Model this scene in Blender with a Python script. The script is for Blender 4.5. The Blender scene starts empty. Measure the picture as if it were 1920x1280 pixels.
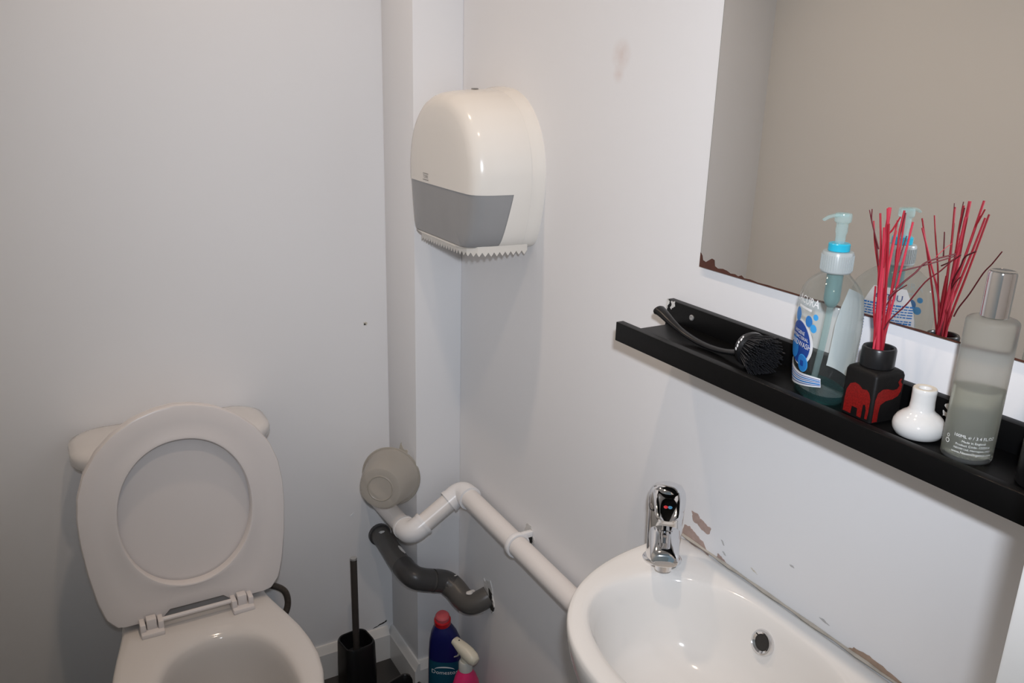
import bpy, bmesh, math, random
from mathutils import Vector, Matrix
random.seed(7)
SC = bpy.context.scene
COL = SC.collection
PI = math.pi

# ------------------------------------------------------------------ camera, world, lights, exposure
CAM = Vector((-0.80, -1.76, 1.461))
R0 = Vector((0.8678023487791052, -0.49621406806282325, 0.02628083160807765))
U0 = Vector((0.1278993943232468, 0.27415739523904, 0.9531418926725923))
F0 = Vector((0.4801675003425523, 0.8237774707360529, -0.3013799102835098))
cd = bpy.data.cameras.new('camera')
cd.sensor_width = 36.0
cd.lens = 1580.0 / 1920.0 * 36.0
cd.clip_start = 0.01
cam = bpy.data.objects.new('camera', cd)
COL.objects.link(cam)
cam.matrix_world = Matrix(((R0.x, U0.x, -F0.x, CAM.x), (R0.y, U0.y, -F0.y, CAM.y), (R0.z, U0.z, -F0.z, CAM.z), (0, 0, 0, 1)))
SC.camera = cam

w = bpy.data.worlds.new('hall_daylight')
SC.world = w
w.use_nodes = True
w.node_tree.nodes['Background'].inputs[0].default_value = (0.60, 0.83, 1.0, 1)
w.node_tree.nodes['Background'].inputs[1].default_value = 0.24


def aim(o, target):
    d = Vector(target) - o.location
    o.rotation_euler = d.to_track_quat('-Z', 'Y').to_euler()


def spot(name, loc, target, energy, color, size, blend, radius):
    l = bpy.data.lights.new(name, 'SPOT')
    l.energy = energy
    l.color = color
    l.spot_size = math.radians(size)
    l.spot_blend = blend
    l.shadow_soft_size = radius
    o = bpy.data.objects.new(name, l)
    COL.objects.link(o)
    o.location = loc
    aim(o, target)
    return o


# the camera's own pop-up flash, just above the lens, and the two warm ceiling downlights
spot('camera_flash', (-0.80, -1.797, 1.556), (0.0, -0.72, 1.32), 42.5, (0.85, 0.905, 1.0), 94, 1.0, 0.018)
spot('downlight', (-0.50, -0.42, 2.36), (-0.50, -0.42, 0), 16.5, (1.0, 0.77, 0.58), 108, 1.0, 0.03)
spot('downlight', (-0.50, -1.15, 2.36), (-0.50, -1.15, 0), 16.5, (1.0, 0.77, 0.58), 108, 1.0, 0.03)

SC.view_settings.view_transform = 'Standard'
SC.view_settings.look = 'None'
SC.view_settings.exposure = 0.06
SC.view_settings.gamma = 1.0
SC.view_settings.use_curve_mapping = False
SC.cycles.use_denoising = True
SC.cycles.max_bounces = 10
SC.cycles.transparent_max_bounces = 16
SC.cycles.sample_clamp_indirect = 4.0


# ------------------------------------------------------------------ materials
def principled(name, color, rough=0.5, metal=0.0, spec=0.5, noise=0.0, nscale=8.0, bump=0.0, bscale=60.0, coat=0.0,
               trans=0.0, ior=1.45, sss=0.0, alpha=1.0):
    m = bpy.data.materials.new(name)
    m.use_nodes = True
    nt = m.node_tree
    b = nt.nodes['Principled BSDF']
    b.inputs['Base Color'].default_value = (*color, 1)
    b.inputs['Roughness'].default_value = rough
    b.inputs['Metallic'].default_value = metal
    b.inputs['Specular IOR Level'].default_value = spec
    b.inputs['IOR'].default_value = ior
    b.inputs['Coat Weight'].default_value = coat
    b.inputs['Transmission Weight'].default_value = trans
    b.inputs['Alpha'].default_value = alpha
    if sss:
        b.inputs['Subsurface Weight'].default_value = sss
        b.inputs['Subsurface Scale'].default_value = 0.01
    tc = nt.nodes.new('ShaderNodeTexCoord')
    if noise:
        n = nt.nodes.new('ShaderNodeTexNoise')
        n.inputs['Scale'].default_value = nscale
        n.inputs['Detail'].default_value = 5
        nt.links.new(tc.outputs['Object'], n.inputs['Vector'])
        mx = nt.nodes.new('ShaderNodeMix')
        mx.data_type = 'RGBA'
        mx.inputs[6].default_value = (*[c * (1 - noise) for c in color], 1)
        mx.inputs[7].default_value = (*[min(1, c * (1 + noise)) for c in color], 1)
        nt.links.new(n.outputs['Fac'], mx.inputs[0])
        nt.links.new(mx.outputs[2], b.inputs['Base Color'])
    if bump:
        n2 = nt.nodes.new('ShaderNodeTexNoise')
        n2.inputs['Scale'].default_value = bscale
        n2.inputs['Detail'].default_value = 4
        nt.links.new(tc.outputs['Object'], n2.inputs['Vector'])
        bp = nt.nodes.new('ShaderNodeBump')
        bp.inputs['Strength'].default_value = bump
        bp.inputs['Distance'].default_value = 0.004
        nt.links.new(n2.outputs['Fac'], bp.inputs['Height'])
        nt.links.new(bp.outputs['Normal'], b.inputs['Normal'])
    return m


def thin_clear(name, tint, gloss=0.04, ior=1.45, diff=0.0, dcol=(1, 1, 1)):
    """thin clear plastic shell: straight see-through plus fresnel reflection"""
    m = bpy.data.materials.new(name)
    m.use_nodes = True
    nt = m.node_tree
    nt.nodes.clear()
    out = nt.nodes.new('ShaderNodeOutputMaterial')
    tr = nt.nodes.new('ShaderNodeBsdfTransparent')
    tr.inputs[0].default_value = (*tint, 1)
    gl = nt.nodes.new('ShaderNodeBsdfGlossy')
    gl.inputs['Roughness'].default_value = gloss
    lw = nt.nodes.new('ShaderNodeLayerWeight')
    lw.inputs[0].default_value = 0.5
    pw = nt.nodes.new('ShaderNodeMath')
    pw.operation = 'POWER'
    pw.inputs[1].default_value = 4.0
    nt.links.new(lw.outputs['Facing'], pw.inputs[0])
    fr = nt.nodes.new('ShaderNodeMath')
    fr.operation = 'MULTIPLY_ADD'
    fr.inputs[1].default_value = 0.55
    fr.inputs[2].default_value = ((ior - 1) / (ior + 1)) ** 2
    nt.links.new(pw.outputs[0], fr.inputs[0])
    mx = nt.nodes.new('ShaderNodeMixShader')
    nt.links.new(fr.outputs[0], mx.inputs[0])
    src = tr
    if diff:
        df = nt.nodes.new('ShaderNodeBsdfDiffuse')
        df.inputs[0].default_value = (*dcol, 1)
        tl = nt.nodes.new('ShaderNodeBsdfTranslucent')
        tl.inputs[0].default_value = (*dcol, 1)
        ad = nt.nodes.new('ShaderNodeMixShader')
        ad.inputs[0].default_value = 0.5
        nt.links.new(df.outputs[0], ad.inputs[1])
        nt.links.new(tl.outputs[0], ad.inputs[2])
        m2 = nt.nodes.new('ShaderNodeMixShader')
        m2.inputs[0].default_value = diff
        nt.links.new(tr.outputs[0], m2.inputs[1])
        nt.links.new(ad.outputs[0], m2.inputs[2])
        src = m2
    nt.links.new(src.outputs[0], mx.inputs[1])
    nt.links.new(gl.outputs[0], mx.inputs[2])
    nt.links.new(mx.outputs[0], out.inputs[0])
    return m


M = {}
M['wall'] = principled('white_wall_paint', (0.83, 0.825, 0.83), 0.42, spec=0.35, noise=0.015, nscale=3, bump=0.05, bscale=45)
def smudged_wall():
    m = principled('white_wall_paint_smudged', (0.83, 0.825, 0.83), 0.42, spec=0.35, noise=0.015, nscale=3, bump=0.05, bscale=45)
    nt = m.node_tree
    b = nt.nodes['Principled BSDF']
    src = b.inputs['Base Color'].links[0].from_socket
    geo = nt.nodes.new('ShaderNodeNewGeometry')
    n = nt.nodes.new('ShaderNodeTexNoise')
    n.inputs['Scale'].default_value = 70
    n.inputs['Detail'].default_value = 4
    nt.links.new(geo.outputs['Position'], n.inputs['Vector'])
    for c, r, col, st in (((0, -.688, 1.494), .026, (0.70, 0.60, 0.56), .75), ((0, -.684, 1.466), .016, (0.72, 0.63, 0.60), .6), ((0, -.93, .90), .05, (0.86, 0.86, 0.87), .5)):
        d = nt.nodes.new('ShaderNodeVectorMath')
        d.operation = 'DISTANCE'
        d.inputs[1].default_value = c
        nt.links.new(geo.outputs['Position'], d.inputs[0])
        mr_ = nt.nodes.new('ShaderNodeMapRange')
        mr_.inputs[1].default_value = r
        mr_.inputs[2].default_value = r * .15
        mr_.inputs[3].default_value = 0
        mr_.inputs[4].default_value = st * 1.6
        nt.links.new(d.outputs['Value'], mr_.inputs[0])
        mu = nt.nodes.new('ShaderNodeMath')
        mu.operation = 'MULTIPLY'
        mu.use_clamp = True
        nt.links.new(mr_.outputs[0], mu.inputs[0])
        nt.links.new(n.outputs['Fac'], mu.inputs[1])
        mx = nt.nodes.new('ShaderNodeMix')
        mx.data_type = 'RGBA'
        nt.links.new(mu.outputs[0], mx.inputs[0])
        nt.links.new(src, mx.inputs[6])
        mx.inputs[7].default_value = (*col, 1)
        src = mx.outputs[2]
    nt.links.new(src, b.inputs['Base Color'])
    return m
M['wall_smudged'] = smudged_wall()
M['wall_left'] = principled('cream_wall_paint', (0.78, 0.76, 0.72), 0.5, spec=0.3, noise=0.015, nscale=3, bump=0.05, bscale=45)
M['ceiling'] = principled('ceiling_paint', (0.80, 0.79, 0.77), 0.7, noise=0.01)
M['gloss_paint'] = principled('gloss_white_paint', (0.76, 0.75, 0.73), 0.25, noise=0.03, nscale=6, bump=0.05, bscale=30)
M['floor'] = principled('dark_vinyl', (0.045, 0.043, 0.042), 0.5, noise=0.25, nscale=9, bump=0.05)
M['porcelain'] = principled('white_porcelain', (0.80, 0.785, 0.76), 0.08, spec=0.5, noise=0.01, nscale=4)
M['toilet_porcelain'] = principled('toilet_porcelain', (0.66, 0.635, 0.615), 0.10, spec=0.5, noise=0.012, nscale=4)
M['seat'] = principled('white_seat_plastic', (0.70, 0.66, 0.645), 0.28, spec=0.45, noise=0.015, nscale=5)
M['chrome'] = principled('chrome', (0.80, 0.80, 0.81), 0.06, metal=1, noise=0.02)
M['mirror'] = principled('mirror_silver', (0.96, 0.955, 0.94), 0.0, metal=1)
M['mirror_edge'] = principled('mirror_glass_edge', (0.18, 0.20, 0.19), 0.2, noise=0.05)
M['tarnish'] = principled('desilvered_backing', (0.085, 0.030, 0.020), 0.35, noise=0.35, nscale=60)
M['black_shelf'] = principled('black_painted_wood', (0.0030, 0.0030, 0.0032), 0.42, spec=0.17, noise=0.2, nscale=12, bump=0.03, bscale=120)
M['black_plastic'] = principled('black_plastic', (0.010, 0.010, 0.011), 0.30, spec=0.4, noise=0.2, nscale=10)
M['black_matte'] = principled('black_matte_glass', (0.007, 0.0065, 0.0065), 0.5, spec=0.22, noise=0.3, nscale=40, bump=0.08, bscale=150)
M['bristle'] = principled('black_bristle', (0.016, 0.016, 0.018), 0.45, noise=0.2, nscale=30)
M['brush_handle'] = principled('dark_brushed_handle', (0.05, 0.043, 0.038), 0.3, noise=0.2, nscale=20)
M['white_pipe'] = principled('white_pvc', (0.80, 0.765, 0.74), 0.30, spec=0.4, noise=0.02, nscale=8)
M['white_elbow'] = principled('white_pvc_elbow', (0.83, 0.82, 0.82), 0.25, spec=0.4, noise=0.02, nscale=8)
M['grey_pipe'] = principled('grey_plastic_pipe', (0.095, 0.090, 0.084), 0.35, spec=0.4, noise=0.12, nscale=18, bump=0.05, bscale=80)
M['grey_dark'] = principled('grey_dark_coupling', (0.060, 0.058, 0.058), 0.32, spec=0.4, noise=0.12, nscale=18)
M['plaster'] = principled('broken_plaster', (0.66, 0.65, 0.63), 0.9, noise=0.3, nscale=60, bump=0.4, bscale=120)
M['hole'] = principled('dark_cavity', (0.03, 0.028, 0.026), 0.9, noise=0.3, nscale=60)
M['peel'] = principled('exposed_pink_plaster', (0.42, 0.31, 0.27), 0.85, noise=0.25, nscale=90, bump=0.2, bscale=200)
M['peel_brown'] = principled('exposed_brown_plaster', (0.38, 0.27, 0.20), 0.85, noise=0.25, nscale=90, bump=0.2, bscale=200)
M['stain'] = principled('faint_rust_stain', (0.74, 0.685, 0.66), 0.6, noise=0.05, nscale=60)
M['stain_beige'] = principled('beige_residue', (0.60, 0.56, 0.48), 0.7, noise=0.1, nscale=60)
M['caulk'] = principled('grubby_sealant', (0.52, 0.47, 0.40), 0.6, noise=0.35, nscale=45)
M['dispenser'] = principled('cream_abs', (0.80, 0.76, 0.70), 0.16, spec=0.45, noise=0.01, nscale=4)
M['window'] = principled('smoked_grey_window', (0.30, 0.298, 0.298), 0.22, spec=0.45, noise=0.08, nscale=14)
M['dispenser_edge'] = principled('clear_white_plastic', (0.82, 0.80, 0.77), 0.25, noise=0.01)
M['teeth'] = principled('translucent_tear_bar', (0.70, 0.66, 0.60), 0.25, noise=0.03)
M['scratch'] = principled('grey_scratch', (0.48, 0.47, 0.46), 0.7, noise=0.2)
M['grey_print'] = principled('grey_print', (0.22, 0.21, 0.20), 0.6, noise=0.1)
M['tub'] = thin_clear('translucent_beige_plastic', (0.86, 0.83, 0.77), 0.25, 1.40, 0.80, (0.62, 0.59, 0.54))
M['hose'] = principled('braided_hose', (0.10, 0.085, 0.072), 0.4, metal=0.3, noise=0.4, nscale=220)
M['clear'] = thin_clear('clear_plastic', (0.93, 0.95, 0.945), 0.03, 1.42, 0.035, (0.75, 0.80, 0.79))
M['pump'] = thin_clear('frosted_pump_plastic', (0.90, 0.98, 0.98), 0.10, 1.45, 0.28, (0.75, 0.92, 0.93))
M['pump_cap'] = principled('milky_cap', (0.50, 0.55, 0.55), 0.3, noise=0.02, trans=0.25)
M['pump_blue'] = principled('turquoise_ring', (0.02, 0.42, 0.60), 0.25, noise=0.03)
M['tube'] = thin_clear('dip_tube', (0.88, 0.97, 0.97), 0.1, 1.4, 0.22, (0.65, 0.80, 0.81))
M['spring'] = principled('teal_pump_barrel', (0.28, 0.45, 0.45), 0.3, noise=0.1, nscale=40, trans=0.5)
M['liquid'] = thin_clear('teal_soap', (0.35, 0.72, 0.70), 0.05, 1.33, 0.10, (0.02, 0.30, 0.32))
M['label_white'] = principled('label_white_print', (0.82, 0.84, 0.86), 0.4, noise=0.01)
M['label_blue'] = principled('label_blue_print', (0.010, 0.060, 0.32), 0.35, noise=0.15, nscale=30)
M['label_cyan'] = principled('label_cyan_print', (0.05, 0.36, 0.78), 0.35, noise=0.08, nscale=30)
M['label_mid'] = principled('label_mid_blue_print', (0.02, 0.20, 0.58), 0.35, noise=0.08, nscale=30)
M['label_ink'] = principled('label_ink', (0.04, 0.08, 0.25), 0.5, noise=0.05)
M['red_print'] = principled('red_print', (0.20, 0.006, 0.005), 0.5, noise=0.95, nscale=700)
M['reed_red'] = principled('red_reed', (0.36, 0.008, 0.022), 0.55, noise=0.25, nscale=50)
M['reed_pink'] = principled('pink_red_reed', (0.52, 0.026, 0.055), 0.55, noise=0.2, nscale=50)
M['reed_dark'] = principled('dark_red_twig', (0.12, 0.005, 0.012), 0.55, noise=0.25, nscale=50)
M['ceramic'] = principled('white_glazed_ceramic', (0.68, 0.675, 0.66), 0.10, noise=0.015, nscale=40, coat=0.3)
M['frost'] = principled('frosted_glass', (0.83, 0.84, 0.80), 0.29, spec=0.35, trans=0.90, ior=1.12, noise=0.02, nscale=20)
M['frost_liquid'] = principled('bottle_liquid', (0.84, 0.86, 0.76), 0.24, spec=0.3, trans=0.78, ior=1.10, noise=0.02, nscale=20)
M['print_white'] = principled('white_print', (0.85, 0.86, 0.84), 0.5, noise=0.02)
M['blue_bottle'] = principled('navy_bottle_plastic', (0.008, 0.010, 0.095), 0.28, noise=0.1, nscale=10)
M['teal_band'] = principled('teal_label_band', (0.005, 0.07, 0.12), 0.35, noise=0.2, nscale=20)
M['red_cap'] = principled('red_cap_plastic', (0.50, 0.012, 0.02), 0.3, noise=0.08, nscale=20)
M['red_cap_top'] = principled('pale_red_cap_top', (0.55, 0.10, 0.12), 0.4, noise=0.15, nscale=30)
M['trigger'] = principled('cream_trigger_plastic', (0.74, 0.70, 0.58), 0.3, noise=0.03, nscale=10)
M['pink'] = principled('pink_spray_bottle', (0.72, 0.03, 0.16), 0.25, noise=0.04, nscale=10)
M['clear_cap'] = principled('grey_white_collar', (0.55, 0.56, 0.53), 0.3, noise=0.03, nscale=10)
M['red_dot'] = principled('red_dot', (0.55, 0.02, 0.03), 0.3, noise=0.05)
M['blue_dot'] = principled('blue_dot', (0.05, 0.22, 0.38), 0.3, noise=0.05)
M['screw'] = principled('screw_zinc', (0.55, 0.55, 0.54), 0.35, metal=0.7, noise=0.05)
M['water'] = principled('toilet_water', (0.75, 0.78, 0.75), 0.02, trans=0.9, ior=1.33, noise=0.01)


# ------------------------------------------------------------------ mesh helpers
def finish(name, bm, mat, parent=None, smooth=True, angle=35, loc=None):
    bmesh.ops.recalc_face_normals(bm, faces=bm.faces)
    me = bpy.data.meshes.new(name)
    bm.to_mesh(me)
    bm.free()
    me.materials.append(M[mat] if isinstance(mat, str) else mat)
    if smooth:
        me.shade_smooth()
        me.set_sharp_from_angle(angle=math.radians(angle))
    o = bpy.data.objects.new(name, me)
    COL.objects.link(o)
    if parent:
        o.parent = parent
    if loc:
        o.location = loc
    return o


def thing(name, label, cat, loc=(0, 0, 0), rz=0.0, group=None):
    o = bpy.data.objects.new(name, None)
    COL.objects.link(o)
    o.location = loc
    o.rotation_euler = (0, 0, rz)
    o.empty_display_size = 0.02
    o['label'] = label
    o['category'] = cat
    if group:
        o['group'] = group
    return o


def tag(o, label, cat, group=None):
    o['label'] = label
    o['category'] = cat
    if group:
        o['group'] = group
    return o


def struct(o, label=None):
    o['kind'] = 'structure'
    if label:
        o['label'] = label
    return o


def add_box(bm, lo, hi, bevel=0.0, seg=2):
    g = bmesh.new()
    bmesh.ops.create_cube(g, size=1)
    for v in g.verts:
        v.co = Vector([(lo[i] + hi[i]) / 2 + v.co[i] * (hi[i] - lo[i]) for i in range(3)])
    if bevel:
        bmesh.ops.bevel(g, geom=g.edges[:], offset=bevel, segments=seg, profile=0.5, affect='EDGES')
    merge(bm, g)


def merge(bm, g, mat=None):
    me = bpy.data.meshes.new('tmp')
    if mat is not None:
        bmesh.ops.transform(g, matrix=mat, verts=g.verts[:])
    g.to_mesh(me)
    g.free()
    bm.from_mesh(me)
    bpy.data.meshes.remove(me)


def box(name, lo, hi, mat, parent=None, bevel=0.0, seg=2):
    bm = bmesh.new()
    add_box(bm, lo, hi, bevel, seg)
    return finish(name, bm, mat, parent)


def loft(bm, rings, cap0=True, cap1=True, closed=True):
    vr = [[bm.verts.new(p) for p in r] for r in rings]
    n = len(rings[0])
    for a, b in zip(vr, vr[1:]):
        for i in range(n if closed else n - 1):
            j = (i + 1) % n
            try:
                bm.faces.new((a[i], a[j], b[j], b[i]))
            except ValueError:
                pass
    if cap0:
        bm.faces.new(list(reversed(vr[0])))
    if cap1:
        bm.faces.new(vr[-1])
    return vr


def lathe(bm, prof, seg=32, cap0=True, cap1=True, center=(0, 0, 0)):
    rings = []
    for r, z in prof:
        r = max(r, 1e-5)
        rings.append([Vector((center[0] + r * math.cos(2 * PI * i / seg), center[1] + r * math.sin(2 * PI * i / seg), center[2] + z)) for i in range(seg)])
    loft(bm, rings, cap0, cap1)


def catmull(pts, n=8):
    pts = [Vector(p) for p in pts]
    P = [pts[0] * 2 - pts[1]] + pts + [pts[-1] * 2 - pts[-2]]
    out = []
    for i in range(1, len(P) - 2):
        for k in range(n):
            t = k / n
            a, b, c, d = P[i - 1], P[i], P[i + 1], P[i + 2]
            out.append(0.5 * ((2 * b) + (c - a) * t + (2 * a - 5 * b + 4 * c - d) * t * t + (3 * b - a - 3 * c + d) * t ** 3))
    out.append(pts[-1])
    return out


def sweep(bm, path, rad, seg=16, cap=True, flat=1.0, up=None):
    path = [Vector(p) for p in path]
    n = len(path)
    rf = rad if callable(rad) else (lambda t: rad)
    rings = []
    prev = None
    for i, p in enumerate(path):
        t = (path[min(i + 1, n - 1)] - path[max(i - 1, 0)]).normalized()
        if prev is None:
            ref = Vector(up) if up else (Vector((0, 0, 1)) if abs(t.z) < 0.9 else Vector((1, 0, 0)))
            u = (ref - t * ref.dot(t)).normalized()
        else:
            u = (prev - t * prev.dot(t)).normalized()
        prev = u
        v = t.cross(u)
        r = rf(i / (n - 1))
        rings.append([p + (u * math.cos(2 * PI * k / seg) * flat + v * math.sin(2 * PI * k / seg)) * r for k in range(seg)])
    loft(bm, rings, cap, cap)


def bend(p0, pc, p1, r_in=1.0, n=9):
    """quadratic arc from p0 to p1 round corner pc"""
    p0, pc, p1 = Vector(p0), Vector(pc), Vector(p1)
    return [p0 * (1 - t) ** 2 + pc * 2 * t * (1 - t) + p1 * t * t for t in [i / (n - 1) for i in range(n)]]


def superell(cx, cy, ax, ay, p, n, z=0.0, rot=0.0):
    out = []
    for i in range(n):
        a = 2 * PI * i / n
        c, s = math.cos(a), math.sin(a)
        k = (abs(c) ** p + abs(s) ** p) ** (-1 / p)
        x, y = ax * c * k, ay * s * k
        out.append(Vector((cx + x * math.cos(rot) - y * math.sin(rot), cy + x * math.sin(rot) + y * math.cos(rot), z)))
    return out


def polar(poly, c, n):
    """resample a closed 2-D polygon along n equal angles round the point c"""
    out = []
    m = len(poly)
    for i in range(n):
        a = 2 * PI * i / n
        d = (math.cos(a), math.sin(a))
        best = 0
        for k in range(m):
            ax, ay = poly[k][0] - c[0], poly[k][1] - c[1]
            bx, by = poly[(k + 1) % m][0] - c[0], poly[(k + 1) % m][1] - c[1]
            ex, ey = bx - ax, by - ay
            den = d[0] * ey - d[1] * ex
            if abs(den) < 1e-12:
                continue
            t = (ax * ey - ay * ex) / den
            s = (ax * d[1] - ay * d[0]) / den
            if t > 0 and -1e-9 <= s <= 1 + 1e-9:
                best = max(best, t)
        out.append((c[0] + d[0] * best, c[1] + d[1] * best))
    return out


def text_bm(body, size, align='CENTER', extrude=0.0):
    cu = bpy.data.curves.new('txt', 'FONT')
    cu.body = body
    cu.size = size
    cu.align_x = align
    cu.align_y = 'CENTER'
    cu.resolution_u = 2
    cu.extrude = extrude
    o = bpy.data.objects.new('txt', cu)
    COL.objects.link(o)
    bpy.context.view_layer.update()
    dg = bpy.context.evaluated_depsgraph_get()
    me = bpy.data.meshes.new_from_object(o.evaluated_get(dg))
    bm = bmesh.new()
    bm.from_mesh(me)
    bpy.data.objects.remove(o)
    bpy.data.curves.remove(cu)
    bpy.data.meshes.remove(me)
    return bm


def disc_bm(cx, cy, r, rings=5, seg=28, r0=0.0):
    bm = bmesh.new()
    if r0 > 0:
        rs = [r0 + (r - r0) * k / rings for k in range(rings + 1)]
        loft(bm, [[Vector((cx + q * math.cos(2 * PI * i / seg), cy + q * math.sin(2 * PI * i / seg), 0)) for i in range(seg)] for q in rs], False, False)
    else:
        rs = [r * (k + 0.3) / (rings + 0.3) for k in range(rings + 1)]
        loft(bm, [[Vector((cx + q * math.cos(2 * PI * i / seg), cy + q * math.sin(2 * PI * i / seg), 0)) for i in range(seg)] for q in rs], True, False)
    return bm


def grid_bm(x0, x1, y0, y1, nx, ny, fn=None):
    bm = bmesh.new()
    V = [[bm.verts.new((x0 + (x1 - x0) * i / nx, y0 + (y1 - y0) * j / ny, 0)) for i in range(nx + 1)] for j in range(ny + 1)]
    for j in range(ny):
        for i in range(nx):
            bm.faces.new((V[j][i], V[j][i + 1], V[j + 1][i + 1], V[j + 1][i]))
    return bm


def mapped(bm, fn):
    for v in bm.verts:
        v.co = Vector(fn(v.co.x, v.co.y))
    return bm


def raw(name, bm, mat, parent=None, smooth=False):
    """link without normal recalculation (thin prints)"""
    me = bpy.data.meshes.new(name)
    bm.to_mesh(me)
    bm.free()
    me.materials.append(M[mat])
    if smooth:
        me.shade_smooth()
    o = bpy.data.objects.new(name, me)
    COL.objects.link(o)
    if parent:
        o.parent = parent
    return o


def flake(outline, thick, to3d):
    """irregular thin chip: outline in 2-D, lifted by thick, mapped by to3d(a, b, h)"""
    bm = bmesh.new()
    loft(bm, [[Vector(to3d(a, b, -0.0005)) for a, b in outline], [Vector(to3d(a, b, thick)) for a, b in outline]])
    return bm


def blob(pts, jag=0.0015, n=5, seed=1):
    """roughen a polygon outline"""
    rnd = random.Random(seed)
    out = []
    m = len(pts)
    for i in range(m):
        a, b = pts[i], pts[(i + 1) % m]
        for k in range(n):
            t = k / n
            out.append((a[0] + (b[0] - a[0]) * t + rnd.uniform(-jag, jag), a[1] + (b[1] - a[1]) * t + rnd.uniform(-jag, jag)))
    return out


# ------------------------------------------------------------------ room shell
ZC = 2.4
XL = -1.03
YF = -1.535
wall_right = struct(box('wall_right', (0, -1.62, 0), (0.12, 0.12, ZC), 'wall_smudged'))
wall_back = struct(box('wall_back', (XL - 0.1, 0, 0), (0, 0.12, ZC), 'wall'))
wall_left = struct(box('wall_left', (XL - 0.12, -2.4, 0), (XL, 0, ZC), 'wall_left'))
struct(box('floor', (XL - 0.12, -2.4, -0.1), (0.12, 0.12, 0), 'floor'))
struct(box('ceiling', (XL - 0.12, -2.4, ZC), (0.12, 0.12, ZC + 0.1), 'ceiling'))
bm = bmesh.new()
add_box(bm, (-0.285, -1.60, 0), (0, YF, ZC))
add_box(bm, (XL, -1.60, 2.05), (-0.285, YF, ZC))
wall_front = struct(finish('wall_front', bm, 'wall'))
# door lining and architrave round the doorway the picture is taken from
bm = bmesh.new()
add_box(bm, (-0.306, -1.612, 0), (-0.285, YF + 0.004, 2.05), 0.002)
add_box(bm, (-0.300, -1.618, 0), (-0.225, -1.600, 2.09), 0.003)
struct(finish('trim_2', bm, 'gloss_paint'))

# boxed-in pipe column in the corner
BX, BY = -0.110, -0.163
trim_1 = struct(box('trim_1', (BX, BY, 0), (0, 0, ZC), 'wall', bevel=0.0015))

# skirting boards (moulded top)
def skirting(name, p0, p1, nrm, h=0.092, th=0.014):
    p0, p1, nrm = Vector(p0), Vector(p1), Vector(nrm)
    prof = [(0, 0), (th, 0), (th, h * 0.78), (th * 0.75, h * 0.84), (th * 0.55, h * 0.94), (th * 0.3, h), (0, h)]
    bm = bmesh.new()
    loft(bm, [[p + nrm * a + Vector((0, 0, b)) for a, b in prof] for p in (p0, p1)])
    return struct(finish(name, bm, 'gloss_paint', angle=20))
skirting('baseboard_back', (XL, 0, 0), (BX - 0.014, 0, 0), (0, -1, 0))
skirting('baseboard_boxing', (BX, 0, 0), (BX, BY - 0.014, 0), (-1, 0, 0))
skirting('baseboard_front', (BX, BY, 0), (0, BY, 0), (0, -1, 0))

# wear on the walls: chips and stains as thin flakes
onR = lambda a, b, h: (-h, a, b)
onB = lambda a, b, h: (a, -h, b)
onX = lambda a, b, h: (BX - h, a, b)
def chip(parent, name, pts, mat, to3d=onR, jag=0.0012, seed=1, th=0.0006):
    return finish(name, flake(blob(pts, jag, 4, seed), th, to3d), mat, parent, smooth=False)
chip(wall_right, 'peeled_patch', [(-0.932, 0.851), (-0.936, 0.838), (-0.949, 0.836), (-0.958, 0.832), (-0.972, 0.833), (-0.9745, 0.843), (-0.960, 0.846), (-0.950, 0.848), (-0.944, 0.854)], 'peel', seed=2)
chip(wall_right, 'peeled_patch', [(-0.915, 0.805), (-0.918, 0.823), (-0.930, 0.825), (-0.938, 0.823), (-0.947, 0.818), (-0.962, 0.816), (-0.968, 0.806), (-0.975, 0.804), (-0.975, 0.800), (-0.93, 0.80)], 'peel', seed=3)
chip(wall_right, 'peeled_patch', [(-0.990, 0.806), (-0.993, 0.814), (-1.001, 0.811), (-1.008, 0.809), (-1.014, 0.803)], 'peel', seed=4, jag=0.0008)
chip(wall_right, 'peeled_patch', [(-1.218, 0.804), (-1.228, 0.813), (-1.245, 0.8155), (-1.262, 0.8150), (-1.285, 0.811), (-1.31, 0.808), (-1.32, 0.803)], 'peel_brown', seed=5, jag=0.0008)
chip(wall_right, 'scratch', [(-1.174, 0.8215), (-1.180, 0.8225), (-1.190, 0.8195), (-1.182, 0.8190)], 'scratch', seed=6, jag=0.0005)
chip(wall_right, 'scratch', [(-0.995, 0.838), (-0.999, 0.837), (-1.003, 0.831), (-0.999, 0.833)], 'scratch', seed=7, jag=0.0005)
chip(wall_right, 'scratch', [(-1.000, 0.821), (-1.003, 0.822), (-1.008, 0.818), (-1.005, 0.8175)], 'scratch', seed=8, jag=0.0004)
chip(wall_right, 'scratch', [(-1.055, 0.826), (-1.062, 0.825), (-1.068, 0.822), (-1.060, 0.823)], 'stain_beige', seed=9, jag=0.0004)
chip(wall_right, 'scratch', [(-1.118, 0.866), (-1.123, 0.867), (-1.126, 0.865), (-1.121, 0.864)], 'scratch', seed=10, jag=0.0003)
chip(wall_right, 'peeled_patch', [(-1.012, 0.804), (-1.03, 0.807), (-1.05, 0.806), (-1.06, 0.803)], 'peel', seed=11, jag=0.0006)
chip(wall_back, 'filled_hole', [(-0.167, 0.914), (-0.161, 0.917), (-0.157, 0.912), (-0.161, 0.907), (-0.166, 0.909)], 'stain_beige', onB, seed=13, jag=0.0012)
chip(wall_back, 'nail_head', [(-0.166, 0.9125), (-0.162, 0.9125), (-0.162, 0.909), (-0.166, 0.909)], 'hole', onB, seed=14, jag=0.0004, th=0.0012)
chip(wall_back, 'chip_mark', [(-0.216, 0.434), (-0.206, 0.440), (-0.204, 0.436), (-0.213, 0.429)], 'label_white', onB, seed=15, jag=0.001)
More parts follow.
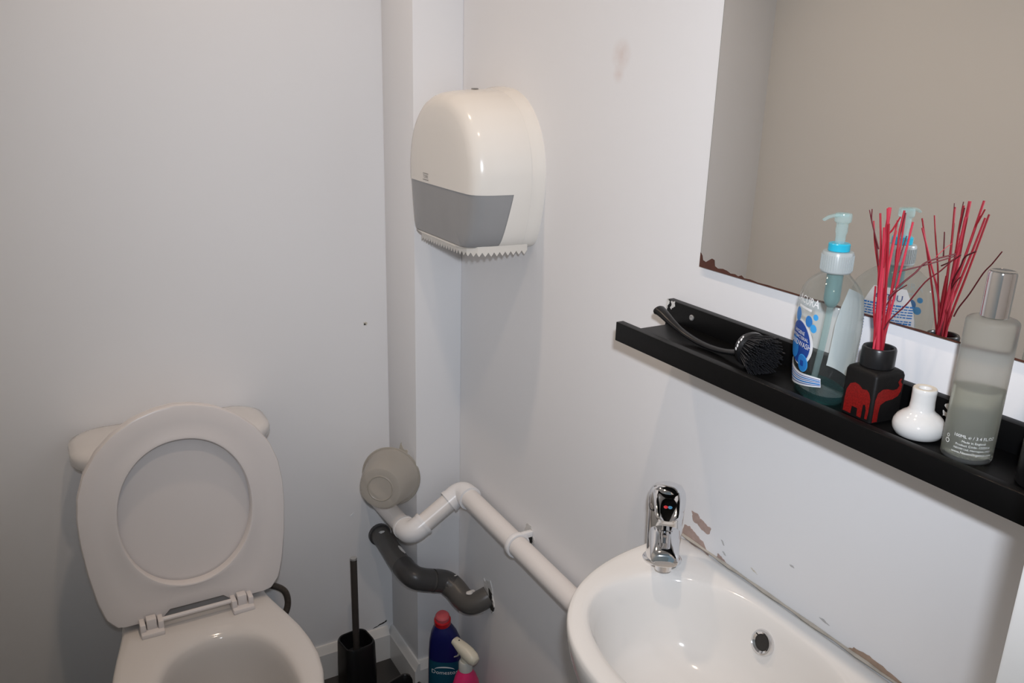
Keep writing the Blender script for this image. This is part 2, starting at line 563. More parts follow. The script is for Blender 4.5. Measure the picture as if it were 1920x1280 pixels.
# beige residue on the boxing above the tub, and the cracked paint at the skirting corner
chip(trim_1, 'residue_patch', [(-0.060, 0.612), (-0.075, 0.640), (-0.085, 0.625), (-0.098, 0.628), (-0.115, 0.632), (-0.118, 0.612), (-0.09, 0.595), (-0.07, 0.598)], 'stain_beige', onX, seed=16, jag=0.003, th=0.0003)
chip(wall_back, 'crack_mark', [(-0.165, 0.0945), (-0.128, 0.104), (-0.126, 0.108), (-0.140, 0.1045)], 'hole', onB, seed=17, jag=0.001, th=0.0006)

# sealant bead between basin and wall
bm = bmesh.new()
pth = [Vector((-0.0012, -0.918 - i * 0.0166, 0.8055 + random.uniform(-0.0004, 0.0004))) for i in range(30)]
sweep(bm, pth, lambda t: 0.0022 + 0.0006 * math.sin(t * 40), 8)
finish('sealant_bead', bm, 'caulk', wall_right)

# ------------------------------------------------------------------ toilet
TX = -0.6075
toilet = thing('toilet', 'white toilet with raised seat and lid leaning on its cistern', 'toilet', (TX, 0, 0))
bw = [(-0.03, 0.125), (-0.12, 0.130), (-0.205, 0.136), (-0.225, 0.139), (-0.26, 0.147), (-0.30, 0.157), (-0.35, 0.168), (-0.40, 0.174), (-0.45, 0.175), (-0.50, 0.168), (-0.55, 0.153), (-0.60, 0.127), (-0.635, 0.095), (-0.655, 0.06), (-0.664, 0.025)]
poly = [(wd, y) for y, wd in bw] + [(-wd, y) for y, wd in reversed(bw)]
NB = 96
bc = (0.004, -0.44)
outl = polar(poly, bc, NB)
inn = [(p.x, p.y) for p in superell(bc[0] + 0.004, -0.475, 0.113, 0.168, 2.25, NB)]
inn = polar(inn, bc, NB)
def ring_of(pl, s, z, c=bc):
    return [Vector((c[0] + (x - c[0]) * s, c[1] + (y - c[1]) * s, z)) for x, y in pl]
def mix_ring(a, b, t, z):
    return [Vector((p[0] * (1 - t) + q[0] * t, p[1] * (1 - t) + q[1] * t, z)) for p, q in zip(a, b)]
rings = [ring_of(outl, .62, 0), ring_of(outl, .60, .02), ring_of(outl, .56, .12), ring_of(outl, .66, .22), ring_of(outl, .86, .31), ring_of(outl, .965, .37), ring_of(outl, .995, .40), ring_of(outl, 1.0, .42)]
rings += [mix_ring(outl, inn, .02, .4265), mix_ring(outl, inn, .07, .4305), mix_ring(outl, inn, .2, .432), mix_ring(outl, inn, .5, .4325), mix_ring(outl, inn, .75, .4318), mix_ring(outl, inn, .90, .429), mix_ring(outl, inn, .98, .424)]
rings += [ring_of(inn, .985, .416), ring_of(inn, .965, .400), ring_of(inn, .95, .385), ring_of(inn, .93, .35), ring_of(inn, .86, .30), ring_of(inn, .72, .25), ring_of(inn, .52, .21), ring_of(inn, .3, .185), ring_of(inn, .1, .18)]
bm = bmesh.new()
loft(bm, rings)
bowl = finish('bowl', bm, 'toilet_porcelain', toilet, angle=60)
bm = bmesh.new()
wr = ring_of(inn, .58, .222)
loft(bm, [ring_of(inn, .55, .205), wr])
finish('water', bm, 'water', toilet)
# cistern body
bm = bmesh.new()
def rrect(cx, cy, ax, ay, r, z, n=6):
    out = []
    for sx, sy, a0 in ((1, 1, 0), (-1, 1, PI / 2), (-1, -1, PI), (1, -1, 1.5 * PI)):
        for k in range(n + 1):
            a = a0 + k / n * PI / 2
            out.append(Vector((cx + sx * (ax - r) + r * math.cos(a), cy + sy * (ay - r) + r * math.sin(a), z)))
    return out
CY = -0.082
loft(bm, [rrect(0, CY, .145, .062, .03, .433), rrect(0, CY, .150, .065, .03, .45), rrect(0, CY, .160, .070, .03, .60), rrect(0, CY, .165, .072, .03, .742)])
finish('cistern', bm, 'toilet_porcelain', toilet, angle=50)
bm = bmesh.new()
Z0 = .735
loft(bm, [rrect(.004, CY, .167, .070, .03, Z0), rrect(.004, CY, .182, .076, .054, Z0 + .003), rrect(.004, CY, .1855, .0785, .056, Z0 + .010), rrect(.004, CY, .186, .079, .056, Z0 + .022),
          rrect(.004, CY, .184, .077, .056, Z0 + .029), rrect(.004, CY, .172, .072, .052, Z0 + .034), rrect(.004, CY, .155, .055, .03, Z0 + .0375), rrect(.004, CY, .10, .03, .02, Z0 + .039)])
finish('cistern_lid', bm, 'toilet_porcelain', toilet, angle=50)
# seat frame: hinge line at H, leaning back
H = Vector((0.0, -0.235, 0.447))
lean = math.atan2(.045, .415)
UP = Vector((0, math.sin(lean), math.cos(lean)))
NN = Vector((0, -math.cos(lean), math.sin(lean)))
S3 = lambda u, v, h: H + Vector((u, 0, 0)) + UP * v + NN * h
half = [(0.0, .012), (.055, .012), (.060, .010), (.0605, -.002), (.142, -.002), (.150, .006), (.162, .022), (.172, .060), (.181, .120), (.186, .180), (.1865, .225), (.181, .270), (.167, .310), (.143, .347), (.110, .378), (.072, .400), (.035, .411), (0, .415)]
spoly = half + [(-a, b) for a, b in reversed(half[1:-1])]
NS = 120
sc_ = (0, .20)
sout = polar(spoly, sc_, NS)
sin_ = [(p.x, p.y) for p in superell(0, .2025, .122, .1465, 2.1, NS)]
def ring3(pl, s, h, c=sc_):
    return [S3(c[0] + (x - c[0]) * s, c[1] + (y - c[1]) * s, h) for x, y in pl]
def mix3(a, b, t, h):
    return [S3(p[0] * (1 - t) + q[0] * t, p[1] * (1 - t) + q[1] * t, h) for p, q in zip(a, b)]
bm = bmesh.new()
rg = [ring3(sout, .985, -.018), ring3(sout, 1.0, -.012), ring3(sout, 1.0, -.006), mix3(sout, sin_, .03, -.001), mix3(sout, sin_, .08, 0.0), mix3(sout, sin_, .5, .001), mix3(sout, sin_, .88, .0015), mix3(sout, sin_, .95, .0035), mix3(sout, sin_, 1.0, .0030), ring3(sin_, .985, 0), ring3(sin_, .985, -.016), mix3(sout, sin_, .95, -.018)]
rg.append(rg[0])
loft(bm, rg, False, False)
bmesh.ops.remove_doubles(bm, verts=bm.verts, dist=1e-6)
seat = finish('seat', bm, 'seat', toilet, angle=40)
bm = bmesh.new()
loft(bm, [ring3(sout, .962, -.0375), ring3(sout, .985, -.034), ring3(sout, .985, -.024), ring3(sout, .97, -.0205)])
finish('seat_lid', bm, 'seat', toilet, angle=40)
for u in (-.0865, .0815):
    bm = bmesh.new()
    add_box(bm, (u - .021, -.268, .431), (u + .021, -.225, .441), .003)
    for du in (-.016, .016):
        add_box(bm, (u + du - .005, -.258, .438), (u + du + .005, -.232, .456), .002)
    add_box(bm, (u - .009, -.254, .440), (u + .009, -.236, .462), .002)
    hg = finish('hinge', bm, 'seat', toilet)
bm = bmesh.new()
sweep(bm, [Vector((-.07, -.246, .4515)), Vector((.07, -.246, .4515))], .0045, 10)
finish('hinge_rod', bm, 'seat', toilet)

bm = bmesh.new()
sweep(bm, catmull([(-.49, -.06, .345), (-.455, -.055, .342), (-.425, -.052, .335), (-.398, -.052, .315), (-.389, -.053, .290), (-.393, -.055, .262), (-.412, -.058, .235), (-.45, -.06, .215), (-.50, -.06, .205)], 8), .0075, 12)
tag(finish('supply_hose', bm, 'hose'), 'dark braided hose looping out beside the toilet', 'hose')

# ------------------------------------------------------------------ waste pipe (white), clip, tub
PR = .0212
wp = thing('waste_pipe', 'white plastic waste pipe running around the boxing to the basin', 'pipe', (0, 0, 0))
A0 = Vector((-.158, -.0005, .484)); E1 = Vector((-.157, -.238, .492)); E2 = Vector((-.034, -.243, .572)); Z1 = Vector((-.034, -1.00, .552))
def section(a, b, r=PR):
    bm = bmesh.new()
    sweep(bm, [a, a.lerp(b, .5), b], r, 24)
    return finish('pipe_section', bm, 'white_pipe', wp)
d1 = (E1 - A0).normalized(); d2 = (E2 - E1).normalized(); d3 = (Z1 - E2).normalized()
section(A0, E1 - d1 * .03); section(E1 + d2 * .03, E2 - d2 * .03); section(E2 + d3 * .03, Z1)
def elbow(pc, da, db, L=.036, ra=.0255):
    bm = bmesh.new()
    p0, p1 = pc - da * L, pc + db * L
    mid = bend(pc - da * .022, pc, pc + db * .022)
    sweep(bm, [p0, pc - da * .024] + mid + [pc + db * .024, p1], ra, 24)
    e = finish('elbow', bm, 'white_elbow', wp, angle=45)
    for q, dd in ((p0, da), (p1, db)):
        b2 = bmesh.new()
        sweep(b2, [q - dd * .0035, q + dd * .0035], ra + .0012, 24)
        finish('collar', b2, 'white_elbow', e)
    return e
elbow(E1, d1, d2); elbow(E2, d2, d3)
clip_c = E2 + d3 * ((-.488 - E2.y) / d3.y)
pc_ = thing('pipe_clip', 'thin white clip holding the waste pipe to the wall', 'clip', tuple(clip_c))
bm = bmesh.new()
lathe(bm, [(PR + .0005, -.006), (PR + .0045, -.006), (PR + .0055, -.0045), (PR + .0055, .0045), (PR + .0045, .006), (PR + .0005, .006), (PR + .0005, -.006)], 32, False, False)
bmesh.ops.transform(bm, matrix=Matrix.Rotation(PI / 2, 4, 'X'), verts=bm.verts[:])
finish('ring', bm, 'white_elbow', pc_)
bm = bmesh.new()
add_box(bm, (.004, -.005, .012), (.0335, .005, .0245), .0015)
finish('arm', bm, 'white_elbow', pc_)
chip(wall_right, 'broken_plaster', [(-.458, .572), (-.470, .598), (-.486, .600), (-.492, .585), (-.500, .565), (-.486, .556), (-.470, .560)], 'plaster', seed=21, jag=.003, th=.001)
chip(wall_right, 'plaster_hole', [(-.476, .572), (-.484, .580), (-.494, .574), (-.492, .560), (-.482, .558)], 'hole', seed=22, jag=.002, th=.0016)

tub = thing('plastic_tub', 'round translucent beige plastic tub lodged above the white pipe in the corner', 'tub', (-.155, -.124, .583))
ax = Vector((-.63, -.77, .10)).normalized()
q = ax.to_track_quat('Z', 'Y')
tub.rotation_mode = 'QUATERNION'
tub.rotation_quaternion = q
bm = bmesh.new()
lathe(bm, [(.0640, -.002), (.0665, 0), (.0665, .004), (.0640, .006), (.0620, .012), (.0560, .045), (.0490, .074), (.0455, .080), (.040, .0815), (.030, .0800), (.001, .0800)], 48, False, True)
finish('shell', bm, 'tub', tub)
bm = bmesh.new()
lathe(bm, [(.0635, .0005), (.0675, -.001), (.0690, .002), (.0675, .005), (.0635, .0045)], 48, False, False)
finish('rim', bm, 'tub', tub)
bm = bmesh.new()
lathe(bm, [(.026, .0805), (.028, .0818), (.030, .0805)], 40, False, False)
finish('base_ring', bm, 'tub', tub)

# ------------------------------------------------------------------ grey overflow pipe
gp = thing('grey_pipe', 'dark grey paint splashed drain pipe bending from back wall to right wall', 'pipe', (0, 0, 0))
GR = .0238
bm = bmesh.new()
sweep(bm, catmull([(-.142, -.001, .366), (-.142, -.05, .366), (-.146, -.12, .367), (-.148, -.175, .367)], 6), GR, 22)
sec = finish('pipe_section', bm, 'grey_pipe', gp)
bm = bmesh.new()
sweep(bm, catmull([(-.147, -.165, .367), (-.145, -.195, .366), (-.136, -.212, .361), (-.118, -.217, .353), (-.100, -.218, .3465)], 6), GR + .0025, 22)
finish('bend', bm, 'grey_dark', gp)
bm = bmesh.new()
sweep(bm, [Vector((-.104, -.218, .348)), Vector((-.092, -.2185, .343))], GR + .0005, 22)
finish('joint', bm, 'grey_pipe', gp)
bm = bmesh.new()
sweep(bm, catmull([(-.095, -.2185, .3445), (-.078, -.219, .339), (-.064, -.224, .334), (-.053, -.236, .327)], 6), GR + .0028, 22)
finish('bend', bm, 'grey_dark', gp)
bm = bmesh.new()
sweep(bm, catmull([(-.058, -.229, .330), (-.050, -.244, .322), (-.044, -.268, .312), (-.038, -.288, .3095), (-.028, -.302, .314), (-.012, -.310, .324), (.0005, -.313, .331)], 6), lambda t: GR + .0035 - .004 * t, 22)
finish('elbow', bm, 'grey_pipe', gp)
bm = bmesh.new()
sweep(bm, [Vector((-.142, -.0005, .366)), Vector((-.142, -.010, .366))], GR + .004, 24)
finish('collar', bm, 'grey_dark', gp)
# white paint splashes clinging to the grey pipe
for k, (p, s) in enumerate((((-.0335, -.290, .3365), (.011, .007, .004)), ((-.052, -.236, .352), (.012, .003, .003)), ((-.052, -.262, .293), (.012, .004, .004)), ((-.022, -.315, .296), (.014, .003, .004)), ((-.148, -.035, .3895), (.007, .004, .003)), ((-.135, -.13, .389), (.004, .018, .002)))):
    bm = bmesh.new()
    bmesh.ops.create_icosphere(bm, subdivisions=2, radius=1)
    rnd = random.Random(40 + k)
    for v in bm.verts:
        v.co = Vector((v.co.x * s[0], v.co.y * s[1], v.co.z * s[2])) * rnd.uniform(.7, 1.2) + Vector(p)
    finish('paint_splash', bm, 'plaster', gp)
chip(wall_right, 'broken_plaster', [(-.295, .360), (-.318, .376), (-.330, .360), (-.338, .344), (-.342, .318), (-.334, .300), (-.315, .302), (-.296, .310), (-.286, .335)], 'plaster', seed=23, jag=.005, th=.002)
chip(wall_right, 'plaster_hole', [(-.318, .352), (-.331, .346), (-.336, .330), (-.341, .308), (-.332, .306), (-.322, .310)], 'hole', seed=24, jag=.003, th=.0032)

# ------------------------------------------------------------------ paper dispenser
DY, DZ = -.3305, 1.285
dp = thing('paper_dispenser', 'rounded cream jumbo toilet roll dispenser with grey window on the wall', 'dispenser', (0, DY, 0))
dout = [(0, 1.436), (.045, 1.4325), (.080, 1.420), (.110, 1.399), (.134, 1.370), (.149, 1.335), (.155, 1.300), (.1545, 1.262), (.148, 1.225), (.139, 1.188), (.128, 1.164), (.114, 1.159), (.05, 1.158), (0, 1.158)]
dpoly = dout + [(-a, b) for a, b in reversed(dout[1:-1])]
ND = 128
dpol = polar(dpoly, (0, DZ), ND)
# soften the polygon
for _ in range(3):
    dpol = [((dpol[i - 1][0] + 2 * dpol[i][0] + dpol[(i + 1) % ND][0]) / 4, (dpol[i - 1][1] + 2 * dpol[i][1] + dpol[(i + 1) % ND][1]) / 4) for i in range(ND)]
def dring(s, x, dz=0.0):
    return [Vector((x, a * s, DZ + (b - DZ) * s + dz)) for a, b in dpol]
def inset(d, x):
    """ring moved inwards by d metres"""
    out = []
    for a, b in dpol:
        L = math.hypot(a, b - DZ)
        k = (L - d) / L
        q_ = max(0.0, min(1.0, (DZ - .04 - b) / .06))
        kz = (L - d * (1 - .86 * q_)) / L
        out.append(Vector((x, a * k, DZ + (b - DZ) * kz)))
    return out
def shrink(k, x):
    return [Vector((x, p.y * k, DZ + (p.z - DZ) * k)) for p in inset(.034, x)]
shell = [inset(0, -.026), inset(.0005, -.05), inset(.002, -.075), inset(.0040, -.097), inset(.0068, -.111), inset(.0108, -.1205), inset(.016, -.1275), inset(.023, -.1322), inset(.034, -.1348), shrink(.75, -.1360), shrink(.5, -.1365), shrink(.25, -.1367), shrink(.08, -.1367)]
g = bmesh.new()
loft(g, shell, False, True)
WT = 1.262
bmesh.ops.bisect_plane(g, geom=g.verts[:] + g.edges[:] + g.faces[:], plane_co=(0, 0, WT), plane_no=(0, 0, 1))
bmesh.ops.bisect_plane(g, geom=g.verts[:] + g.edges[:] + g.faces[:], plane_co=(0, 0, 1.166), plane_no=(0, 0, 1))
bmesh.ops.bisect_plane(g, geom=g.verts[:] + g.edges[:] + g.faces[:], plane_co=(-.060, 0, WT), plane_no=(1, 0, -.14))
def is_win(f):
    c = f.calc_center_median()
    return c.z < WT and c.z > 1.166 and (c.x + .060) * 1 - (c.z - WT) * .14 < 0
gw = g.copy()
bmesh.ops.delete(g, geom=[f for f in g.faces if is_win(f)], context='FACES')
bmesh.ops.delete(gw, geom=[f for f in gw.faces if not is_win(f)], context='FACES')
finish('cover', g, 'dispenser', dp, angle=50)
# window pane set back a hair behind the cover
for v in gw.verts:
    v.co.x = v.co.x * .992
    v.co.y *= .994
finish('window_pane', gw, 'window', dp, angle=50)
bm = bmesh.new()
loft(bm, [inset(-.0045, 0), inset(-.0045, -.010), inset(-.001, -.020), inset(.0012, -.0265)], True, True)
finish('back_plate', bm, 'dispenser', dp, angle=50)
bm = bmesh.new()
loft(bm, [inset(.003, -.024), inset(.003, -.128 + .02), inset(.03, -.122)], True, True)
inner = finish('paper_roll_core', bm, 'window', dp)
bpy.data.objects.remove(inner)
# tear bar with teeth
pts = []
yf = [(-.126, .105), (-.126, -.108)]
path = [Vector((-.112, .112, 0)), Vector((-.124, .098, 0)), Vector((-.1315, .08, 0)), Vector((-.1315, -.080, 0)), Vector((-.1265, -.104, 0)), Vector((-.112, -.119, 0)), Vector((-.09, -.1245, 0)), Vector((-.015, -.1285, 0))]
dens = []
for a, b in zip(path, path[1:]):
    L = (b - a).length
    k = max(1, round(L / .00275))
    dens += [a.lerp(b, i / k) for i in range(k)]
dens.append(path[-1])
bm = bmesh.new()
zt, zb = 1.1680, 1.1570
top, bot, top2, bot2 = [], [], [], []
for i, p in enumerate(dens):
    inw = Vector((-.06, 0, 0)) - p
    inw.z = 0
    inw.normalize()
    dz = -.0075 if i % 4 == 2 else (-.004 if i % 2 else 0.0)
    top.append(bm.verts.new((p.x, p.y, zt))); bot.append(bm.verts.new((p.x, p.y, zb + dz)))
    p2 = p + inw * .0018
    top2.append(bm.verts.new((p2.x, p2.y, zt))); bot2.append(bm.verts.new((p2.x, p2.y, zb + dz)))
for i in range(len(dens) - 1):
    bm.faces.new((top[i], top[i + 1], bot[i + 1], bot[i]))
    bm.faces.new((top2[i + 1], top2[i], bot2[i], bot2[i + 1]))
    bm.faces.new((top[i], top2[i], top2[i + 1], top[i + 1]))
    bm.faces.new((bot[i + 1], bot2[i + 1], bot2[i], bot[i]))
finish('tear_bar', bm, 'teeth', dp, smooth=False)
bm = bmesh.new()
lathe(bm, [(.0068, 0), (.0068, .0012), (.005, .0018), (.0001, .0018)], 20, True, True, (-.060, .0, 1.4345))
finish('lock', bm, 'grey_print', dp)
tb = text_bm('TORK', .0085)
mapped(tb, lambda a, b: (-.13745, .049 - a, 1.2735 + b))
raw('logo', tb, 'grey_print', dp)
fr_ = bmesh.new()
for lo, hi in (((-.0125, .0052), (.0125, .0064)), ((-.0125, -.0064), (.0125, -.0052))):
    gg = grid_bm(lo[0], hi[0], lo[1], hi[1], 1, 1)
    merge(fr_, gg)
mapped(fr_, lambda a, b: (-.13745, .049 - a, 1.2735 + b))
raw('logo_frame', fr_, 'grey_print', dp)

# ------------------------------------------------------------------ mirror
mr = thing('wall_mirror', 'large frameless wall mirror with rusted lower edge', 'mirror', (0, 0, 0))
my0, mz0, mz1, my1 = -.9035, 1.2165, 2.02, -1.50
box('glass', (-.0055, my1, mz0), (-.0005, my0, mz1), 'mirror_edge', mr)
bm = bmesh.new()
vs = [bm.verts.new(p) for p in ((-.0057, my0 - .0008, mz0 + .0008), (-.0057, my0 - .0008, mz1 - .0008), (-.0057, my1 + .0008, mz1 - .0008), (-.0057, my1 + .0008, mz0 + .0008))]
bm.faces.new(vs)
raw('silvering', bm, 'mirror', mr)
def onM(a, b, h):
    return (-.0058 - max(h, 0) * .5, a, b)
edge = []
rnd = random.Random(5)
prof = [(0, .020), (.004, .016), (.006, .010), (.012, .0085), (.018, .0125), (.023, .0155), (.028, .0145), (.030, .0065), (.036, .0045), (.045, .0060), (.053, .0050), (.060, .0028), (.068, .0036), (.074, .0020), (.080, .0045), (.085, .0018), (.095, .0026), (.11, .0014), (.125, .0020), (.14, .0016), (.16, .0018), (.19, .0014), (.22, .0024), (.25, .0016), (.28, .0022), (.31, .0015), (.34, .0022), (.38, .0016), (.42, .0022), (.46, .0015), (.50, .002), (.595, .0016)]
bm = bmesh.new()
up_, lo_ = [], []
for d, h in prof:
    up_.append(bm.verts.new(onM(my0 - d - .0002, mz0 + h, .0004)))
    lo_.append(bm.verts.new(onM(my0 - d - .0002, mz0, .0004)))
for i in range(len(prof) - 1):
    bm.faces.new((up_[i], up_[i + 1], lo_[i + 1], lo_[i]))
raw('tarnished_edge', bm, 'tarnish', mr)

# ------------------------------------------------------------------ picture-ledge shelf
sh = thing('wall_shelf', 'long black picture ledge shelf under the mirror', 'shelf', (0, 0, 0))
SY0, SY1, SZ = -.8745, -1.500, 1.129
bm = bmesh.new()
add_box(bm, (-.110, SY1, SZ - .012), (-.010, SY0 - .0005, SZ), .0006)
finish('board', bm, 'black_shelf', sh)
box('front_lip', (-.120, SY1, 1.117), (-.108, SY0, 1.1435), 'black_shelf', sh, .0008)
bp = box('back_panel', (-.0125, SY1, 1.117), (0, -.8505, 1.1585), 'black_shelf', sh, .0008)
box('back_panel_tmp', (-.0125, -.8505, 1.117), (0, -.8385, 1.1585), 'black_shelf', sh, .0008)
bpy.data.objects.remove(bpy.data.objects['back_panel_tmp'])
bm = bmesh.new()
lathe(bm, [(.0042, 0), (.0042, .0012), (.0030, .0018), (.0001, .0014)], 16)
bmesh.ops.transform(bm, matrix=Matrix.Translation((-.0125, -.906, 1.1445)) @ Matrix.Rotation(-PI / 2, 4, 'Y'), verts=bm.verts[:])
finish('screw', bm, 'screw', sh)
def onS(a, b, h):
    return (-.0125 - h, a, b)
k = 30
for pts in ([(-.8508, 1.1580), (-.8530, 1.1583), (-.8575, 1.1560), (-.8560, 1.1520), (-.8535, 1.1500), (-.8525, 1.1440), (-.8510, 1.1410)],
            [(-.8590, 1.1578), (-.8680, 1.1580), (-.8685, 1.1520), (-.8650, 1.1490), (-.8610, 1.1450), (-.8590, 1.1480), (-.8620, 1.1530)],
            [(-1.288, 1.152), (-1.292, 1.155), (-1.297, 1.150), (-1.294, 1.147)], [(-1.296, 1.148), (-1.303, 1.149), (-1.301, 1.143), (-1.297, 1.144)], [(-1.288, 1.146), (-1.293, 1.145), (-1.294, 1.140), (-1.289, 1.141)]):
    chip(sh, 'paint_smear', pts, 'plaster', onS, seed=k, jag=.0008, th=.0003)
    k += 1

# ------------------------------------------------------------------ washing-up brush on the shelf
br = thing('dish_brush', 'black washing-up brush lying on the shelf, handle overhanging its end', 'brush', (0, 0, 0))
bm = bmesh.new()
hp = catmull([(-.066, -.8960, 1.1600), (-.065, -.905, 1.1570), (-.063, -.925, 1.1475), (-.061, -.950, 1.1390), (-.060, -.980, 1.1345), (-.060, -1.010, 1.1350), (-.060, -1.035, 1.1390), (-.060, -1.052, 1.1435)], 8)
sweep(bm, hp, lambda t: .0056 + .0054 * max(0, 1 - t / .35) ** .8 * (1 if t > .02 else .7) + .0030 * max(0, (t - .8) / .2), 16, True, .62)
finish('handle', bm, 'black_plastic', br)
hc = Vector((-.060, -1.066, 1.1520)); hd = Vector((-.18, -.92, -.05)).normalized()
bm = bmesh.new()
lathe(bm, [(.010, -.012), (.018, -.009), (.0215, -.003), (.0215, .003), (.019, .006)], 28)
bmesh.ops.transform(bm, matrix=Matrix.Translation(hc) @ hd.to_track_quat('Z', 'Y').to_matrix().to_4x4(), verts=bm.verts[:])
finish('head', bm, 'black_plastic', br)
bm = bmesh.new()
rnd = random.Random(3)
T = hd.to_track_quat('Z', 'Y').to_matrix()
for i in range(260):
    a = i * 2.39996
    rr = .0185 * math.sqrt((i + .5) / 260)
    b0 = hc + T @ Vector((rr * math.cos(a), rr * math.sin(a), .004))
    spread = 1.0 + .42 * rr / .0185
    b1 = hc + T @ Vector((rr * math.cos(a) * spread * 1.05 + rnd.uniform(-.001, .001), rr * math.sin(a) * spread * 1.05 + rnd.uniform(-.001, .001), .030 - 6 * rr * rr + rnd.uniform(-.001, .001)))
    b1.z = max(b1.z, SZ + .001)
    sweep(bm, [b0, b1], .00075, 5)
o = finish('bristles', bm, 'bristle', br)
o['kind'] = 'stuff'
# worn white lettering on the rim of the head
tow = CAM - hc
tow = (tow - hd * tow.dot(hd)).normalized()
side = hd.cross(tow)
for k, (a_, b_, l_) in enumerate(((.42, -.001, .0040), (.22, .000, .0045), (.02, -.001, .0036), (-.18, .000, .0042), (-.36, -.001, .0030))):
    bm = bmesh.new()
    bmesh.ops.create_icosphere(bm, subdivisions=1, radius=1)
    rad = (tow * math.cos(a_) + side * math.sin(a_)).normalized()
    tan = hd.cross(rad)
    for v in bm.verts:
        v.co = hc + rad * (.0214 + v.co.x * .0003) + hd * (b_ + v.co.y * .0016 + v.co.z * .0008) + tan * (v.co.z * l_ * .5)
    finish('worn_mark', bm, 'label_white', br)

# ------------------------------------------------------------------ hand-wash bottle
ang = math.atan2(.44, -.90)
soap = thing('soap_bottle', 'nearly empty clear hand wash pump bottle with blue label', 'bottle', (-.0575, -1.169, SZ), ang)
BH = .140
# profile: (z, narrow half, wide half)
sp = [(0, .020, .034), (.002, .0225, .0375), (.008, .0245, .0400), (.03, .0268, .0425), (.06, .0282, .0450), (.085, .0290, .0458), (.106, .0288, .0450), (.118, .0274, .0415), (.127, .0242, .0330), (.1335, .0192, .0245), (.138, .0152, .0170), (.141, .0138, .0140), (.146, .0132, .0132)]
def sab(z):
    for (z0, b0, a0), (z1, b1, a1) in zip(sp, sp[1:]):
        if z0 <= z <= z1:
            t = (z - z0) / (z1 - z0)
            return b0 + (b1 - b0) * t, a0 + (a1 - a0) * t
    return sp[-1][1:]
bm = bmesh.new()
loft(bm, [superell(0, 0, b, a, 2.25, 64, z) for z, b, a in sp], True, False)
finish('body', bm, 'clear', soap, angle=60)
bm = bmesh.new()
lz = [z for z in (.0012, .003, .006, .009, .0115)]
loft(bm, [superell(0, 0, sab(z)[0] - .0012, sab(z)[1] - .0012, 2.25, 48, z) for z in lz])
finish('liquid', bm, 'liquid', soap)
bm = bmesh.new()
lathe(bm, [(.0152, .1405), (.0163, .142), (.0163, .161), (.0155, .1630), (.0095, .1635)], 40)
cap = finish('cap', bm, 'pump_cap', soap)
bm = bmesh.new()
for i in range(40):
    a = 2 * PI * i / 40
    add_box(bm, (-.0004, -.0004, .1435), (.0004, .0004, .1595))
    bm.verts.ensure_lookup_table()
    for v in bm.verts[-8:]:
        x, y = v.co.x + .0164, v.co.y
        v.co.x, v.co.y = x * math.cos(a) - y * math.sin(a), x * math.sin(a) + y * math.cos(a)
finish('cap_ribs', bm, 'pump_cap', cap, smooth=False)
bm = bmesh.new()
lathe(bm, [(.0098, .1630), (.0112, .1638), (.0112, .1708), (.0103, .1718), (.006, .1718)], 32)
finish('ring', bm, 'pump_blue', soap)
bm = bmesh.new()
lathe(bm, [(.0052, .1715), (.0052, .180), (.0062, .1845), (.0060, .192), (.0072, .1935), (.0085, .1945), (.0088, .2000), (.0082, .2030), (.006, .2036), (.0001, .2036)], 28)
finish('stem', bm, 'pump', soap)
bm = bmesh.new()
npth = [(-.004, 0, .2008), (.006, 0, .2015), (.014, 0, .2012), (.021, 0, .1998), (.0265, 0, .1975)]
sweep(bm, catmull(npth, 6), lambda t: .0042 - .0018 * t, 12, True, .6)
nz = finish('nozzle', bm, 'pump', soap)
nz.rotation_euler = (0, 0, .36)
bm = bmesh.new()
lathe(bm, [(.0085, .1425), (.0085, .110), (.0060, .104), (.0040, .102)], 24)
finish('pump_barrel', bm, 'spring', soap)
bm = bmesh.new()
sweep(bm, catmull([(0, 0, .103), (.001, -.002, .07), (.002, -.008, .03), (.002, -.014, .004)], 6), .0036, 14)
finish('dip_tube', bm, 'tube', soap)
# label prints wrapped on the front (local +X) and back (local -X); s runs to the reader's right
def fr_map(off):
    def f(s, z):
        b, a = sab(z)
        k_ = min(.985, abs(s) / a)
        return ((b + off) * (1 - k_ ** 2.25) ** (1 / 2.25) + off * .0, s * 1.0, z)
    return f
def front(off):
    g_ = fr_map(off)
    def f(s, z):
        # reader facing -X sees local +Y on the right
        x, y, zz = g_(s, z)
        return (x + off, y, zz)
    return f
def back(off):
    g_ = fr_map(off)
    def f(s, z):
        x, y, zz = g_(s, z)
        return (-(x + off), -y, zz)
    return f
lab = bmesh.new()
merge(lab, disc_bm(0, .062, .0255, 6, 36))
label = raw('label', mapped(lab, front(.0003)), 'label_white', soap, True)
raw('label_circle', mapped(disc_bm(-.0015, .062, .0236, 6, 36), front(.0006)), 'label_blue', soap, True)
raw('label_circle', mapped(disc_bm(-.012, .054, .0125, 4, 28), front(.0008)), 'label_mid', soap, True)
raw('label_bubble', mapped(disc_bm(.0115, .0415, .0098, 3, 24), front(.0008)), 'label_cyan', soap, True)
raw('label_bubble', mapped(disc_bm(.0115, .0415, .0088, 2, 24), front(.0010)), 'label_mid', soap, True)
raw('label_bubble', mapped(grid_bm(.0085, .0145, .0385, .0445, 3, 3), front(.0012)), 'label_blue', soap, True)
raw('label_bubble', mapped(disc_bm(.0155, .0895, .0062, 3, 20), front(.0006)), 'label_mid', soap, True)
raw('label_bubble', mapped(disc_bm(.0240, .0838, .0046, 3, 20), front(.0006)), 'label_cyan', soap, True)
raw('label_bubble', mapped(disc_bm(.0252, .0965, .0034, 3, 20), front(.0006)), 'label_cyan', soap, True)
raw('label_bubble', mapped(disc_bm(-.010, .0915, .0078, 3, 20), front(.0006)), 'label_mid', soap, True)
st = bmesh.new()
